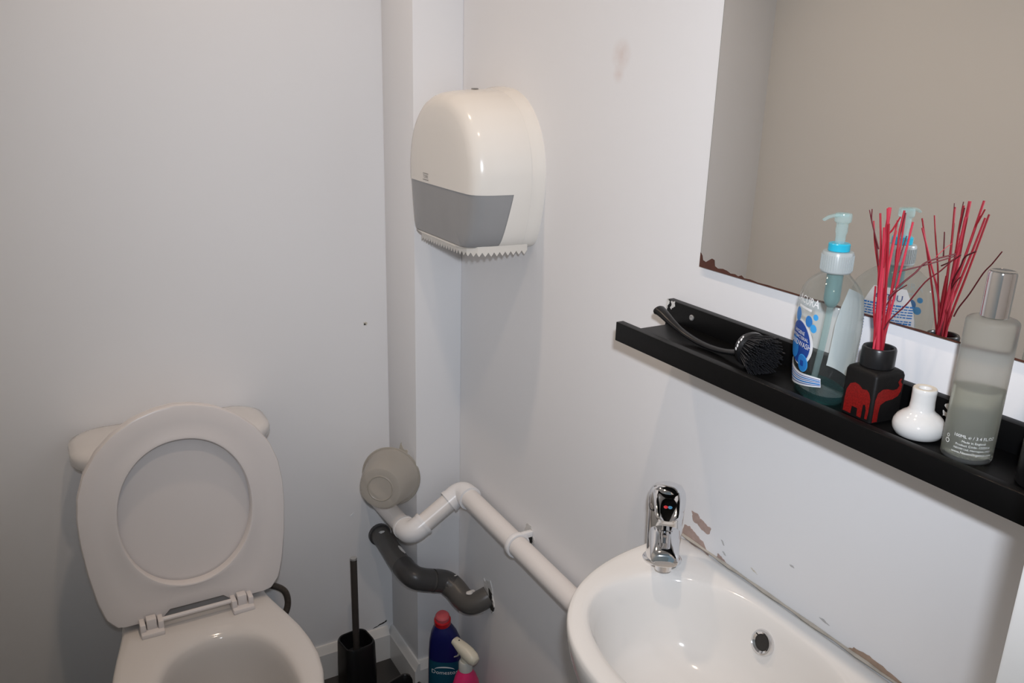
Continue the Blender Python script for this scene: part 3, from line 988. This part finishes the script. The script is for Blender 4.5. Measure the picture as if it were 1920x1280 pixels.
gg = grid_bm(-.034, .036, 0, 1, 28, 4)
for v in gg.verts:
    s, t = v.co.x, v.co.y
    u_ = max(0.0, min(1.0, (s + .034) / .07))
    topz = .031 + .004 * math.cos(u_ * PI) ** 2 - .003 * u_
    botz = .009 + .013 * u_ ** 1.6
    v.co.y = botz + (topz - botz) * t
raw('label_band', mapped(gg, front(.0003)), 'label_white', soap, True)
for j, (o0, th_) in enumerate(((.0035, .0007), (.0065, .0011), (.0100, .0007), (.0130, .0014), (.0172, .0008))):
    gg = grid_bm(-.034, .036, 0, 1, 28, 1)
    for v in gg.verts:
        s, t = v.co.x, v.co.y
        u_ = max(0.0, min(1.0, (s + .034) / .07))
        topz = .031 + .004 * math.cos(u_ * PI) ** 2 - .003 * u_
        botz = .009 + .013 * u_ ** 1.6
        z = topz - o0 * (topz - botz) / .022
        v.co.y = z - th_ * t
    raw('label_stripe', mapped(gg, front(.0006)), ('label_mid' if j % 2 else 'label_blue'), soap, True)
for body, size, s0, z0, mt, off in (('LACURA', .0120, .004, .1100, 'label_white', .0006), ('HYGIENE', .0058, .001, .0740, 'label_white', .0012), ('ANTIBACTERIAL', .0052, .001, .0685, 'label_white', .0012), ('HANDWASH', .0086, .001, .0615, 'label_white', .0012), ('with aloe', .0040, .002, .0555, 'label_cyan', .0012)):
    t_ = text_bm(body, size)
    for v in t_.verts:
        v.co.x += s0
        v.co.y += z0
    if body == 'with aloe':
        t_.free()
        continue
    raw('lettering', mapped(t_, front(off)), mt, soap)
raw('label_bar', mapped(grid_bm(-.010, .018, .1005, .1030, 12, 1), front(.0006)), 'label_white', soap, True)
# back label
bk = bmesh.new()
gg = grid_bm(-.031, .031, .024, .118, 24, 20)
for v in gg.verts:
    z = v.co.y
    t = (z - .024) / .094
    wd = 1.0 if t < .45 else 1 - .45 * ((t - .45) / .55) ** 2
    v.co.x *= wd
raw('back_label', mapped(gg, back(.0003)), 'label_white', soap, True)
tt = text_bm('ULTRA', .010)
for v in tt.verts:
    v.co.y += .107
raw('lettering', mapped(tt, back(.0007)), 'label_ink', soap)
rnd = random.Random(9)
lb = bmesh.new()
z = .098
row = 0
while z > .028:
    s = -.027
    if row % 6 == 5:
        z -= .0015
    while s < .025:
        L = rnd.uniform(.002, .006)
        gg = grid_bm(s, min(s + L, .027), z, z + (.0013 if row % 6 else .0018), 2, 1)
        merge(lb, gg)
        s += L + .0008
    z -= .0030
    row += 1
raw('small_print', mapped(lb, back(.0006)), 'label_mid', soap)

# ------------------------------------------------------------------ reed diffuser
df = thing('reed_diffuser', 'square black reed diffuser printed with red elephants, holding red reeds', 'diffuser', (-.058, -1.2365, SZ), -.09)
hs = .0208
bm = bmesh.new()
loft(bm, [rrect(0, 0, hs - .002, hs - .002, .003, 0), rrect(0, 0, hs, hs, .004, .002), rrect(0, 0, hs, hs, .004, .0495), rrect(0, 0, hs - .0012, hs - .0012, .004, .0530), rrect(0, 0, hs - .004, hs - .004, .005, .0550), rrect(0, 0, .0150, .0150, .0148, .0560)])
finish('body', bm, 'black_matte', df, angle=40)
bm = bmesh.new()
lathe(bm, [(.0150, .0555), (.0168, .0565), (.0170, .0585), (.0170, .0745), (.0160, .0765), (.0135, .0765), (.0125, .0750), (.0125, .060), (.0001, .060)], 36)
finish('neck', bm, 'black_plastic', df)
# elephants: generic silhouettes on the two faces seen
def elephant(flip):
    pts = [(-.0165, .002), (-.0165, .016), (-.0155, .026), (-.0115, .0335), (-.005, .0365), (.001, .0355), (.006, .0325), (.0115, .0335), (.0155, .0310), (.0180, .0250), (.0180, .0120), (.0172, .0030), (.0140, .0030), (.0142, .0120), (.0125, .0175), (.0095, .0165), (.0090, .002), (.0030, .002), (.0028, .0105), (-.0050, .0105), (-.0055, .002)]
    bm = bmesh.new()
    f = bm.faces.new([bm.verts.new((a * (-1 if flip else 1), b + .002, 0)) for a, b in pts])
    bmesh.ops.triangulate(bm, faces=bm.faces[:])
    return bm
raw('elephant_print', mapped(elephant(False), lambda a, b: (-hs - .0003, -a * .95, b)), 'red_print', df)
def eleph2():
    pts = [(-.0185, .002), (-.0185, .026), (-.0165, .0335), (-.010, .0370), (-.003, .0365), (.004, .0345), (.0100, .0350), (.0125, .0385), (.0100, .0425), (.0125, .0460), (.0150, .0455), (.0135, .0425), (.0165, .0395), (.0160, .0320), (.0125, .0270), (.006, .0245), (-.004, .0235), (-.0105, .0200), (-.0115, .0120), (-.0115, .002)]
    bm = bmesh.new()
    bm.faces.new([bm.verts.new((a, b + .001, 0)) for a, b in pts])
    bmesh.ops.triangulate(bm, faces=bm.faces[:])
    return bm
raw('elephant_print', mapped(eleph2(), lambda a, b: (a, -hs - .0003, b)), 'red_print', df)
# reeds: thick straight ones, thin branching twigs
REEDS = [
    ('r', 0.00089, [(-0.0021, 0.0048, 0.0732), (-0.0034, 0.0065, 0.0941), (-0.0045, 0.0081, 0.1255), (-0.0061, 0.0104, 0.1504), (-0.0073, 0.0122, 0.1769), (-0.0105, 0.0167, 0.211)]),
    ('p', 0.00148, [(-0.0031, -0.0002, 0.0742), (-0.0048, 0.0023, 0.1073), (-0.0066, 0.0048, 0.1459), (-0.0083, 0.0072, 0.1835), (-0.0086, 0.0076, 0.2186)]),
    ('p', 0.00111, [(0.0055, 0.0027, 0.0728), (0.0044, 0.0042, 0.1156), (0.0029, 0.0063, 0.1504), (0.0016, 0.0081, 0.1769), (-0.0011, 0.0119, 0.2195)]),
    ('r', 0.00096, [(0.0035, -0.0008, 0.0741), (0.0032, -0.0005, 0.1071), (0.0032, -0.0004, 0.1422), (0.0032, -0.0004, 0.1652), (0.0022, 0.001, 0.1932), (0.0029, 0.0, 0.2155)]),
    ('d', 0.00059, [(0.0055, -0.0004, 0.0768), (0.0051, 0.0001, 0.1087), (0.0051, 0.0002, 0.1496), (0.0039, 0.0018, 0.1742), (0.0053, -0.0002, 0.2135)]),
    ('r', 0.00081, [(0.0018, 0.006, 0.0754), (-0.0023, 0.0118, 0.1125), (-0.0034, 0.0134, 0.1378)]),
    ('r', 0.00067, [(0.002, 0.0036, 0.074), (-0.0021, 0.0095, 0.117), (-0.0044, 0.0128, 0.1478), (-0.009, 0.0194, 0.1757), (-0.0121, 0.0238, 0.2006)]),
    ('d', 0.00048, [(-0.0062, 0.012, 0.1597), (-0.0098, 0.0173, 0.1856), (-0.0132, 0.0221, 0.2019), (-0.0155, 0.0253, 0.2137)]),
    ('d', 0.00048, [(-0.0076, 0.013, 0.1767), (-0.0092, 0.0153, 0.184), (-0.0134, 0.0212, 0.2039), (-0.0142, 0.0223, 0.2159)]),
    ('r', 0.00067, [(-0.0046, 0.0058, 0.1608), (-0.0048, 0.006, 0.191), (-0.003, 0.0034, 0.1987), (0.0002, -0.0011, 0.2121)]),
    ('d', 0.00052, [(0.0024, -0.0017, 0.1617), (0.003, -0.0026, 0.1713), (0.0041, -0.0042, 0.1884)]),
    ('d', 0.00067, [(-0.0017, -0.0015, 0.1275), (0.0035, -0.0088, 0.1422), (0.01, -0.0182, 0.156), (0.0148, -0.0249, 0.1673), (0.0284, -0.0443, 0.1777)]),
    ('d', 0.00052, [(0.0053, -0.0013, 0.1522), (0.0172, -0.0184, 0.1605), (0.0279, -0.0336, 0.1688), (0.0336, -0.0417, 0.1737)]),
    ('d', 0.00055, [(-0.0029, -0.0037, 0.0968), (-0.0004, -0.0073, 0.1083), (0.0069, -0.0177, 0.1266), (0.0143, -0.0283, 0.1512), (0.0208, -0.0375, 0.1637), (0.0268, -0.0462, 0.1782)]),
    ('d', 0.00048, [(0.0023, 0.0066, 0.1073), (0.0054, 0.0021, 0.1239), (0.0085, -0.0023, 0.1344), (0.0137, -0.0096, 0.1433)]),
    ('p', 0.00022, [(0.0184, -0.0298, 0.1707), (0.0222, -0.0353, 0.1798), (0.0254, -0.0398, 0.1855)]),
    ('p', 0.00104, [(0.0005, 0.001, 0.0734), (-0.0022, 0.0049, 0.0984), (-0.0036, 0.0069, 0.1335), (-0.0041, 0.0076, 0.168), (-0.0055, 0.0095, 0.2016)]),
    ('r', 0.00089, [(0.0007, -0.0022, 0.0747), (-0.0007, -0.0002, 0.1035), (-0.0016, 0.001, 0.1346), (-0.0027, 0.0026, 0.1651), (-0.0048, 0.0056, 0.2059)]),
    ('r', 0.00080, [(0.004, 0.004, 0.073), (0.010, 0.004, 0.12), (0.016, 0.006, 0.17), (0.021, 0.010, 0.212)]),
    ('p', 0.00090, [(0.005, 0.001, 0.073), (0.009, 0.000, 0.12), (0.013, -0.002, 0.17), (0.016, -0.003, 0.205)]),
    ('r', 0.00075, [(0.003, 0.005, 0.073), (0.006, 0.010, 0.12), (0.010, 0.014, 0.16), (0.016, 0.017, 0.200)]),
    ('p', 0.00085, [(-0.004, 0.004, 0.073), (-0.001, 0.006, 0.12), (0.005, 0.010, 0.16), (0.010, 0.013, 0.190)]),
]
rnd = random.Random(11)
vd = Vector((-.74, -.52, 0)).normalized()
for kind, r, pts in REEDS:
    fan = rnd.uniform(-.03, .03)
    P = [Matrix.Rotation(.09, 3, 'Z') @ Vector(p) + vd * fan * max(0, (p[2] - .08) / .13) for p in pts]
    if P[0].z < .08:
        base = Vector((max(-.008, min(.008, P[0].x * .7)), max(-.008, min(.008, P[0].y * .7)), .0605))
        P = [base] + P
    bm = bmesh.new()
    sweep(bm, catmull(P, 4), (lambda rr: (lambda t: rr * 1.55 * (1.0 - .25 * t)))(r), 7)
    finish('reed' if r > .0007 else 'twig', bm, {'r': 'reed_red', 'p': 'reed_pink', 'd': 'reed_dark'}[kind], df)

# ------------------------------------------------------------------ white ceramic diffuser bottle
cp = thing('ceramic_bottle', 'small squat white ceramic bottle with short open neck', 'bottle', (-.0580, -1.2935, SZ))
cp.scale = (.97, .97, .94)
bm = bmesh.new()
lathe(bm, [(.012, 0), (.0185, .0006), (.0225, .0030), (.0248, .0075), (.0254, .0120), (.0246, .0165), (.0218, .0215), (.0175, .0255), (.0135, .0285), (.0119, .0315), (.0115, .0400), (.0116, .0490), (.0117, .0525), (.0110, .0538), (.0070, .0538), (.0062, .0530), (.0060, .0480), (.0001, .0478)], 48)
finish('body', bm, 'ceramic', cp, angle=50)
bm = bmesh.new()
lathe(bm, [(.0064, .0537), (.0078, .0543), (.0106, .0543), (.0112, .0537)], 36, False, False)
finish('worn_rim', bm, 'stain_beige', cp)

# ------------------------------------------------------------------ frosted spray bottle
fb = thing('frosted_bottle', 'tall frosted glass room spray bottle half full with chrome cap', 'bottle', (-.0600, -1.3465, SZ))
GRr = .0222
bm = bmesh.new()
lathe(bm, [(.0185, 0), (.0210, .0008), (GRr, .0035), (GRr, .1318), (.0216, .1338), (.0202, .1352), (.0150, .1362), (.0085, .1366), (.0082, .140)], 56)
finish('glass', bm, 'frost', fb, angle=50)
bm = bmesh.new()
lathe(bm, [(.0170, .0040), (.0192, .0060), (.0192, .0690), (.0190, .0695)], 48)
finish('liquid', bm, 'frost_liquid', fb, angle=50)
bm = bmesh.new()
lathe(bm, [(.0113, .1372), (.0119, .1379), (.0119, .1765), (.0113, .1785), (.0102, .1792), (.0088, .1785), (.0001, .1782)], 48)
finish('cap', bm, 'chrome', fb, angle=30)
def fmap(a0):
    def f(s, z):
        a = a0 + s / GRr
        return ((GRr + .0003) * math.cos(a), (GRr + .0003) * math.sin(a), z)
    return f
view_a = math.atan2(-.41, -.74) + .22
for body, size, z in (('100ML \u212e / 3.4 FL.OZ', .0042, .0270), ('Made in England', .0031, .0222), ('Product Code: 1202016', .0031, .0186), ('NEOM Ltd, Harrogate, HG1', .0028, .0150), ('www.NeomOrganics.com', .0034, .0112)):
    t_ = text_bm(body, size)
    for v in t_.verts:
        v.co.y += z
    raw('lettering', mapped(t_, fmap(view_a)), 'print_white', fb)
t_ = bmesh.new()
for cx, cz, r in ((0, .0185, .0024), (.0, .0235, .0016)):
    merge(t_, disc_bm(cx, cz, r, 1, 16, r * .7))
raw('recycling_mark', mapped(t_, fmap(view_a - 1.08)), 'print_white', fb)

# black jar, mostly beyond the frame
jr = thing('black_jar', 'black jar at the right end of the shelf, beside the frosted bottle', 'jar', (-.0560, -1.4180, SZ))
bm = bmesh.new()
lathe(bm, [(.022, 0), (.0235, .002), (.0235, .040), (.0225, .0425), (.018, .0435)], 40)
finish('body', bm, 'black_plastic', jr)
bm = bmesh.new()
lathe(bm, [(.0205, .0436), (.0215, .0445), (.0215, .0560), (.0205, .0575), (.0001, .0575)], 40)
finish('lid', bm, 'black_matte', jr)

# ------------------------------------------------------------------ basin
BCY = -1.155
bs = thing('wash_basin', 'white rounded wall hung wash basin below the shelf', 'basin', (0, BCY, 0))
NR = 120
oc = (-.135, 0)
osh = []
for i in range(181):
    a = PI / 2 + PI * i / 180
    c, s = math.cos(a), math.sin(a)
    k = (abs(c) ** 2.5 + abs(s) ** 2.5) ** (-1 / 2.5)
    osh.append((min(.303 * c * k, 0) - .0012, .2525 * s * k))
oo = polar(osh, oc, NR)
ii = polar([(p.x, p.y) for p in superell(-.1515, .004, .1205, .179, 2.35, 160)], oc, NR)
def br_(pl, s, z, c=oc, dx=0.0):
    return [Vector((min(c[0] + (x - c[0]) * s + dx, -.0012), c[1] + (y - c[1]) * s, z)) for x, y in pl]
RZ = .805
rings = [br_(oo, .35, .600), br_(oo, .45, .603), br_(oo, .62, .640), br_(oo, .80, .690), br_(oo, .92, .735), br_(oo, .975, .765), br_(oo, .995, .785), br_(oo, 1.0, .795)]
rings += [mix_ring(oo, ii, .03, RZ - .0035), mix_ring(oo, ii, .10, RZ - .0008), mix_ring(oo, ii, .25, RZ), mix_ring(oo, ii, .6, RZ), mix_ring(oo, ii, .85, RZ - .001), mix_ring(oo, ii, .96, RZ - .0035)]
rings += [br_(ii, 1.0, RZ - .0065), br_(ii, .98, RZ - .012), br_(ii, .955, RZ - .024), br_(ii, .93, RZ - .040), br_(ii, .895, RZ - .060), br_(ii, .84, RZ - .082), br_(ii, .75, RZ - .100), br_(ii, .6, RZ - .113), br_(ii, .4, RZ - .120), br_(ii, .2, RZ - .123), br_(ii, .10, RZ - .125)]
bm = bmesh.new()
loft(bm, rings)
finish('bowl', bm, 'porcelain', bs, angle=60)
bm = bmesh.new()
lathe(bm, [(.0105, -.003), (.0108, .0010), (.0135, .0030), (.0158, .0028), (.0172, 0), (.0172, -.006)], 36, False, False)
on_ = Vector((-.955, .0, .30)).normalized()
ov = finish('overflow_ring', bm, 'chrome', bs)
ov.rotation_mode = 'QUATERNION'
ov.rotation_quaternion = on_.to_track_quat('Z', 'Y')
ov.location = (-.0415, .029, .7665)
bm = bmesh.new()
lathe(bm, [(.0001, .0002), (.0060, .0002), (.0104, .0004), (.0107, .0010)], 32, True, False)
oh = finish('overflow_hole', bm, 'hole', ov)
bm = bmesh.new()
lathe(bm, [(.0001, .0), (.016, .0), (.021, .0012), (.0225, 0)], 36)
dr = finish('drain', bm, 'chrome', bs)
dr.location = (oc[0], 0, RZ - .1248)

# ------------------------------------------------------------------ tap
tp = thing('basin_tap', 'chrome single lever mixer tap on the basin corner', 'tap', (-.0725, -.9560, RZ - .001), math.atan2(-.80, -.73) + .06)
bm = bmesh.new()
lathe(bm, [(.0275, 0), (.0285, .001), (.0285, .0035), (.0265, .0060), (.0245, .0068)], 40)
finish('base_flange', bm, 'chrome', tp)
def tsec(x, z, hw, hh, tilt, p=2.6, n=36):
    c, s = math.cos(tilt), math.sin(tilt)
    out = []
    for q in superell(0, 0, hw, hh, p, n):
        out.append(Vector((x - q.y * s, q.x, z + q.y * c)))
    return out
bm = bmesh.new()
def vsec(x, z, rx, ry, p=2.3, n=40):
    return [Vector((q.x + x, q.y, z)) for q in superell(0, 0, rx, ry, p, n)]
loft(bm, [vsec(0, .005, .0240, .0240), vsec(0, .02, .0238, .0238), vsec(-.001, .045, .0240, .0245), vsec(-.003, .068, .0240, .0252), vsec(-.004, .080, .0235, .0255), vsec(-.004, .086, .0225, .0250)])
finish('body', bm, 'chrome', tp, angle=50)
bm = bmesh.new()
loft(bm, [tsec(.004, .046, .0225, .0230, 0), tsec(.022, .047, .0222, .0205, .05), tsec(.040, .046, .0212, .0170, .12), tsec(.058, .0435, .0202, .0140, .18), tsec(.074, .0405, .0195, .0120, .25), tsec(.080, .0390, .0180, .0095, .3), tsec(.0815, .0385, .0150, .0070, .3)])
finish('spout', bm, 'chrome', tp, angle=50)
bm = bmesh.new()
lathe(bm, [(.0105, .0185), (.0115, .0190), (.0115, .030), (.0105, .031)], 28, True, True, (.066, 0, 0))
finish('aerator', bm, 'chrome', tp)
bm = bmesh.new()
loft(bm, [vsec(-.004, .0868, .0240, .0258), vsec(-.004, .092, .0255, .0268), vsec(-.004, .104, .0255, .0268), vsec(-.0045, .114, .0235, .0250), vsec(-.005, .121, .0190, .0205), vsec(-.005, .1248, .0120, .0135), vsec(-.005, .1258, .0040, .0045)])
tp.scale = (.80, .98, .94)
lev = finish('lever_cap', bm, 'chrome', tp, angle=50)
# lever blade: tapering tongue out from the cap, dished on top
bm = bmesh.new()
rg = []
for t in [i / 10 for i in range(11)]:
    x = .006 + .060 * t
    z = .1135 - .018 * t + .004 * math.sin(t * PI)
    hw = .0215 - .0050 * t - (.007 * max(0, (t - .85) / .15) ** 2)
    hh = .0085 - .0040 * t
    c, s = math.cos(-.30), math.sin(-.30)
    out = []
    for q in superell(0, 0, hw, hh, 3.2, 32):
        yy = q.y
        if yy > 0:
            yy -= .0035 * max(0, 1 - (q.x / (hw * .78)) ** 4) * min(1, t * 6)
        out.append(Vector((x - yy * s, q.x, z + yy * c)))
    rg.append(out)
loft(bm, rg)
blade = finish('lever', bm, 'chrome', tp, angle=50)
for dy, mt in ((.0030, 'red_dot'), (-.0030, 'blue_dot')):
    bm = bmesh.new()
    lathe(bm, [(.0030, -.002), (.0030, .0006), (.0022, .0011), (.0001, .0011)], 16)
    o = finish('temperature_dot', bm, mt, blade)
    o.location = (.043, -dy, .1085)
    o.rotation_euler = (0, .30, 0)

# ------------------------------------------------------------------ toilet brush in its holder
tb_ = thing('toilet_brush', 'black toilet brush with slim dark handle in a black holder', 'brush', (-.2480, -.114, 0), .12)
bm = bmesh.new()
loft(bm, [rrect(0, 0, .037, .037, .014, 0), rrect(0, 0, .0385, .0385, .016, .004), rrect(0, 0, .0388, .0388, .018, .10), rrect(0, 0, .0380, .0380, .020, .162), rrect(0, 0, .0360, .0360, .020, .1675), rrect(0, 0, .0330, .0330, .018, .1670), rrect(0, 0, .0325, .0325, .018, .160), rrect(0, 0, .031, .031, .016, .05)])
finish('holder', bm, 'black_plastic', tb_, angle=50)
bm = bmesh.new()
lathe(bm, [(.0080, .10), (.0080, .386), (.0072, .3885), (.0001, .3885)], 20)
finish('handle', bm, 'brush_handle', tb_, angle=50)
bm = bmesh.new()
lathe(bm, [(.0082, .386), (.0084, .3875), (.0078, .3905), (.0001, .3908)], 20)
finish('end_cap', bm, 'screw', tb_)
bm = bmesh.new()
lathe(bm, [(.018, .056), (.029, .065), (.029, .125), (.018, .135)], 24)
finish('brush_head', bm, 'bristle', tb_)

bn = thing('floor_tray', 'low dark plastic tray on the floor beside the brush holder', 'tray', (-.150, -.200, 0), .3)
bm = bmesh.new()
loft(bm, [rrect(0, 0, .036, .056, .012, 0), rrect(0, 0, .040, .060, .014, .040), rrect(0, 0, .0385, .0585, .013, .0412), rrect(0, 0, .0365, .0565, .012, .039), rrect(0, 0, .034, .054, .011, .008)])
finish('body', bm, 'black_plastic', bn, angle=50)
bm = bmesh.new()
rr_ = rrect(0, 0, .0408, .0608, .0145, .0405)
sweep(bm, rr_ + [rr_[0]], .0016, 8, False)
finish('rim', bm, 'grey_dark', bn)

# ------------------------------------------------------------------ toilet cleaner bottle
bl = thing('bleach_bottle', 'navy blue cleaner bottle with red cap in the corner', 'bottle', (-.0740, -.2430, 0), math.atan2(-.85, -.5))
bm = bmesh.new()
def bsec(y, z, a, b):
    return [Vector((q.x, q.y + y, z)) for q in superell(0, 0, b, a, 2.4, 44)]
loft(bm, [bsec(0, 0, .036, .024), bsec(0, .003, .0395, .027), bsec(0, .05, .0405, .028), bsec(0, .12, .0405, .028), bsec(0, .165, .0395, .0275), bsec(-.0015, .195, .0360, .0265), bsec(-.004, .215, .0300, .0245), bsec(-.006, .228, .0230, .0210), bsec(-.007, .236, .0175, .0175), bsec(-.007, .240, .0165, .0165)])
finish('body', bm, 'blue_bottle', bl, angle=60)
capm = Matrix.Translation((.001, -.007, .239)) @ Matrix.Rotation(.22, 4, 'Y')
bm = bmesh.new()
lathe(bm, [(.0185, 0), (.0195, .001), (.0195, .013), (.0180, .0150)], 32)
bmesh.ops.transform(bm, matrix=capm, verts=bm.verts[:])
cpb = finish('cap', bm, 'red_cap', bl)
bm = bmesh.new()
lathe(bm, [(.0165, .015), (.0165, .024), (.0140, .0275), (.0100, .0285), (.0001, .0285)], 32)
bmesh.ops.transform(bm, matrix=capm, verts=bm.verts[:])
finish('cap_top', bm, 'red_cap_top', cpb)
def bfront(off, zoff=0):
    def f(s, z):
        k_ = min(.97, abs(s) / .0405)
        return (.028 * (1 - k_ ** 2.4) ** (1 / 2.4) + off, s, z)
    return f
raw('label_band', mapped(grid_bm(-.037, .037, .080, .150, 24, 6), bfront(.0004)), 'teal_band', bl, True)
sw = bmesh.new()
for i in range(24):
    a0, a1 = PI * (.05 + .9 * i / 24), PI * (.05 + .9 * (i + 1) / 24)
    th0, th1 = .0035 * math.sin(a0), .0035 * math.sin(a1)
    vs = [sw.verts.new(p) for p in ((.024 * math.cos(a0), .128 + .011 * math.sin(a0), 0), (.024 * math.cos(a1), .128 + .011 * math.sin(a1), 0), (.024 * math.cos(a1), .128 + (.011 - 0) * math.sin(a1) - th1, 0), (.024 * math.cos(a0), .128 + .011 * math.sin(a0) - th0, 0))]
    sw.faces.new(vs)
raw('swoosh', mapped(sw, bfront(.0009)), 'label_white', bl)
t_ = text_bm('Domestos', .0150)
for v in t_.verts:
    v.co.y += .122
raw('lettering', mapped(t_, bfront(.0009)), 'label_white', bl)

# ------------------------------------------------------------------ pink trigger spray
SPZ = .962
sr = thing('spray_bottle', 'pink spray bottle with cream trigger head by the right wall', 'bottle', (-.0655, -.3310, -.0), math.atan2(.955, -.30))
bm = bmesh.new()
loft(bm, [bsec(0, 0, .036, .022), bsec(0, .003, .0385, .0245), bsec(0, .09, .0385, .0250), bsec(0, .135, .0340, .0235), bsec(0, .160, .0240, .0200), bsec(0, .172, .0165, .0160), bsec(0, .178, .0140, .0140)])
finish('body', bm, 'pink', sr, angle=60)
bm = bmesh.new()
lathe(bm, [(.0150, .1750), (.0160, .1760), (.0160, .196), (.0140, .200), (.0120, .201)], 32)
finish('collar', bm, 'clear_cap', sr)
bm = bmesh.new()
# head: long rounded cowl pointing along local +X
hd_ = []
for t, x, z, hw, hh in ((0, -.034, .214, .004, .005), (.05, -.0325, .2140, .0100, .0105), (.2, -.024, .2175, .0140, .0150), (.4, -.008, .2230, .0150, .0165), (.6, .010, .2285, .0140, .0145), (.8, .027, .2335, .0115, .0110), (.93, .037, .2365, .0100, .0090), (1, .0385, .2368, .0060, .0050)):
    hd_.append(tsec(x, z, hw, hh, .28, 2.4, 28))
loft(bm, hd_)
finish('spray_head', bm, 'trigger', sr, angle=60)
bm = bmesh.new()
loft(bm, [vsec(-.002, .199, .0115, .0115, 2.2, 24), vsec(-.001, .212, .0130, .0115, 2.2, 24), vsec(.002, .222, .0140, .0110, 2.2, 24)])
finish('neck', bm, 'trigger', sr)
bm = bmesh.new()
sweep(bm, catmull([(.018, 0, .222), (.020, 0, .210), (.026, 0, .199), (.036, 0, .190)], 6), lambda t: .0055 - .0025 * t, 12, True, .5)
finish('trigger', bm, 'trigger', sr)
bm = bmesh.new()
lathe(bm, [(.0018, 0), (.0018, .0006), (.0001, .0006)], 12, True, True, (.022, 0, .2440))
finish('vent', bm, 'hole', sr)

sr.scale = (1, 1, SPZ)
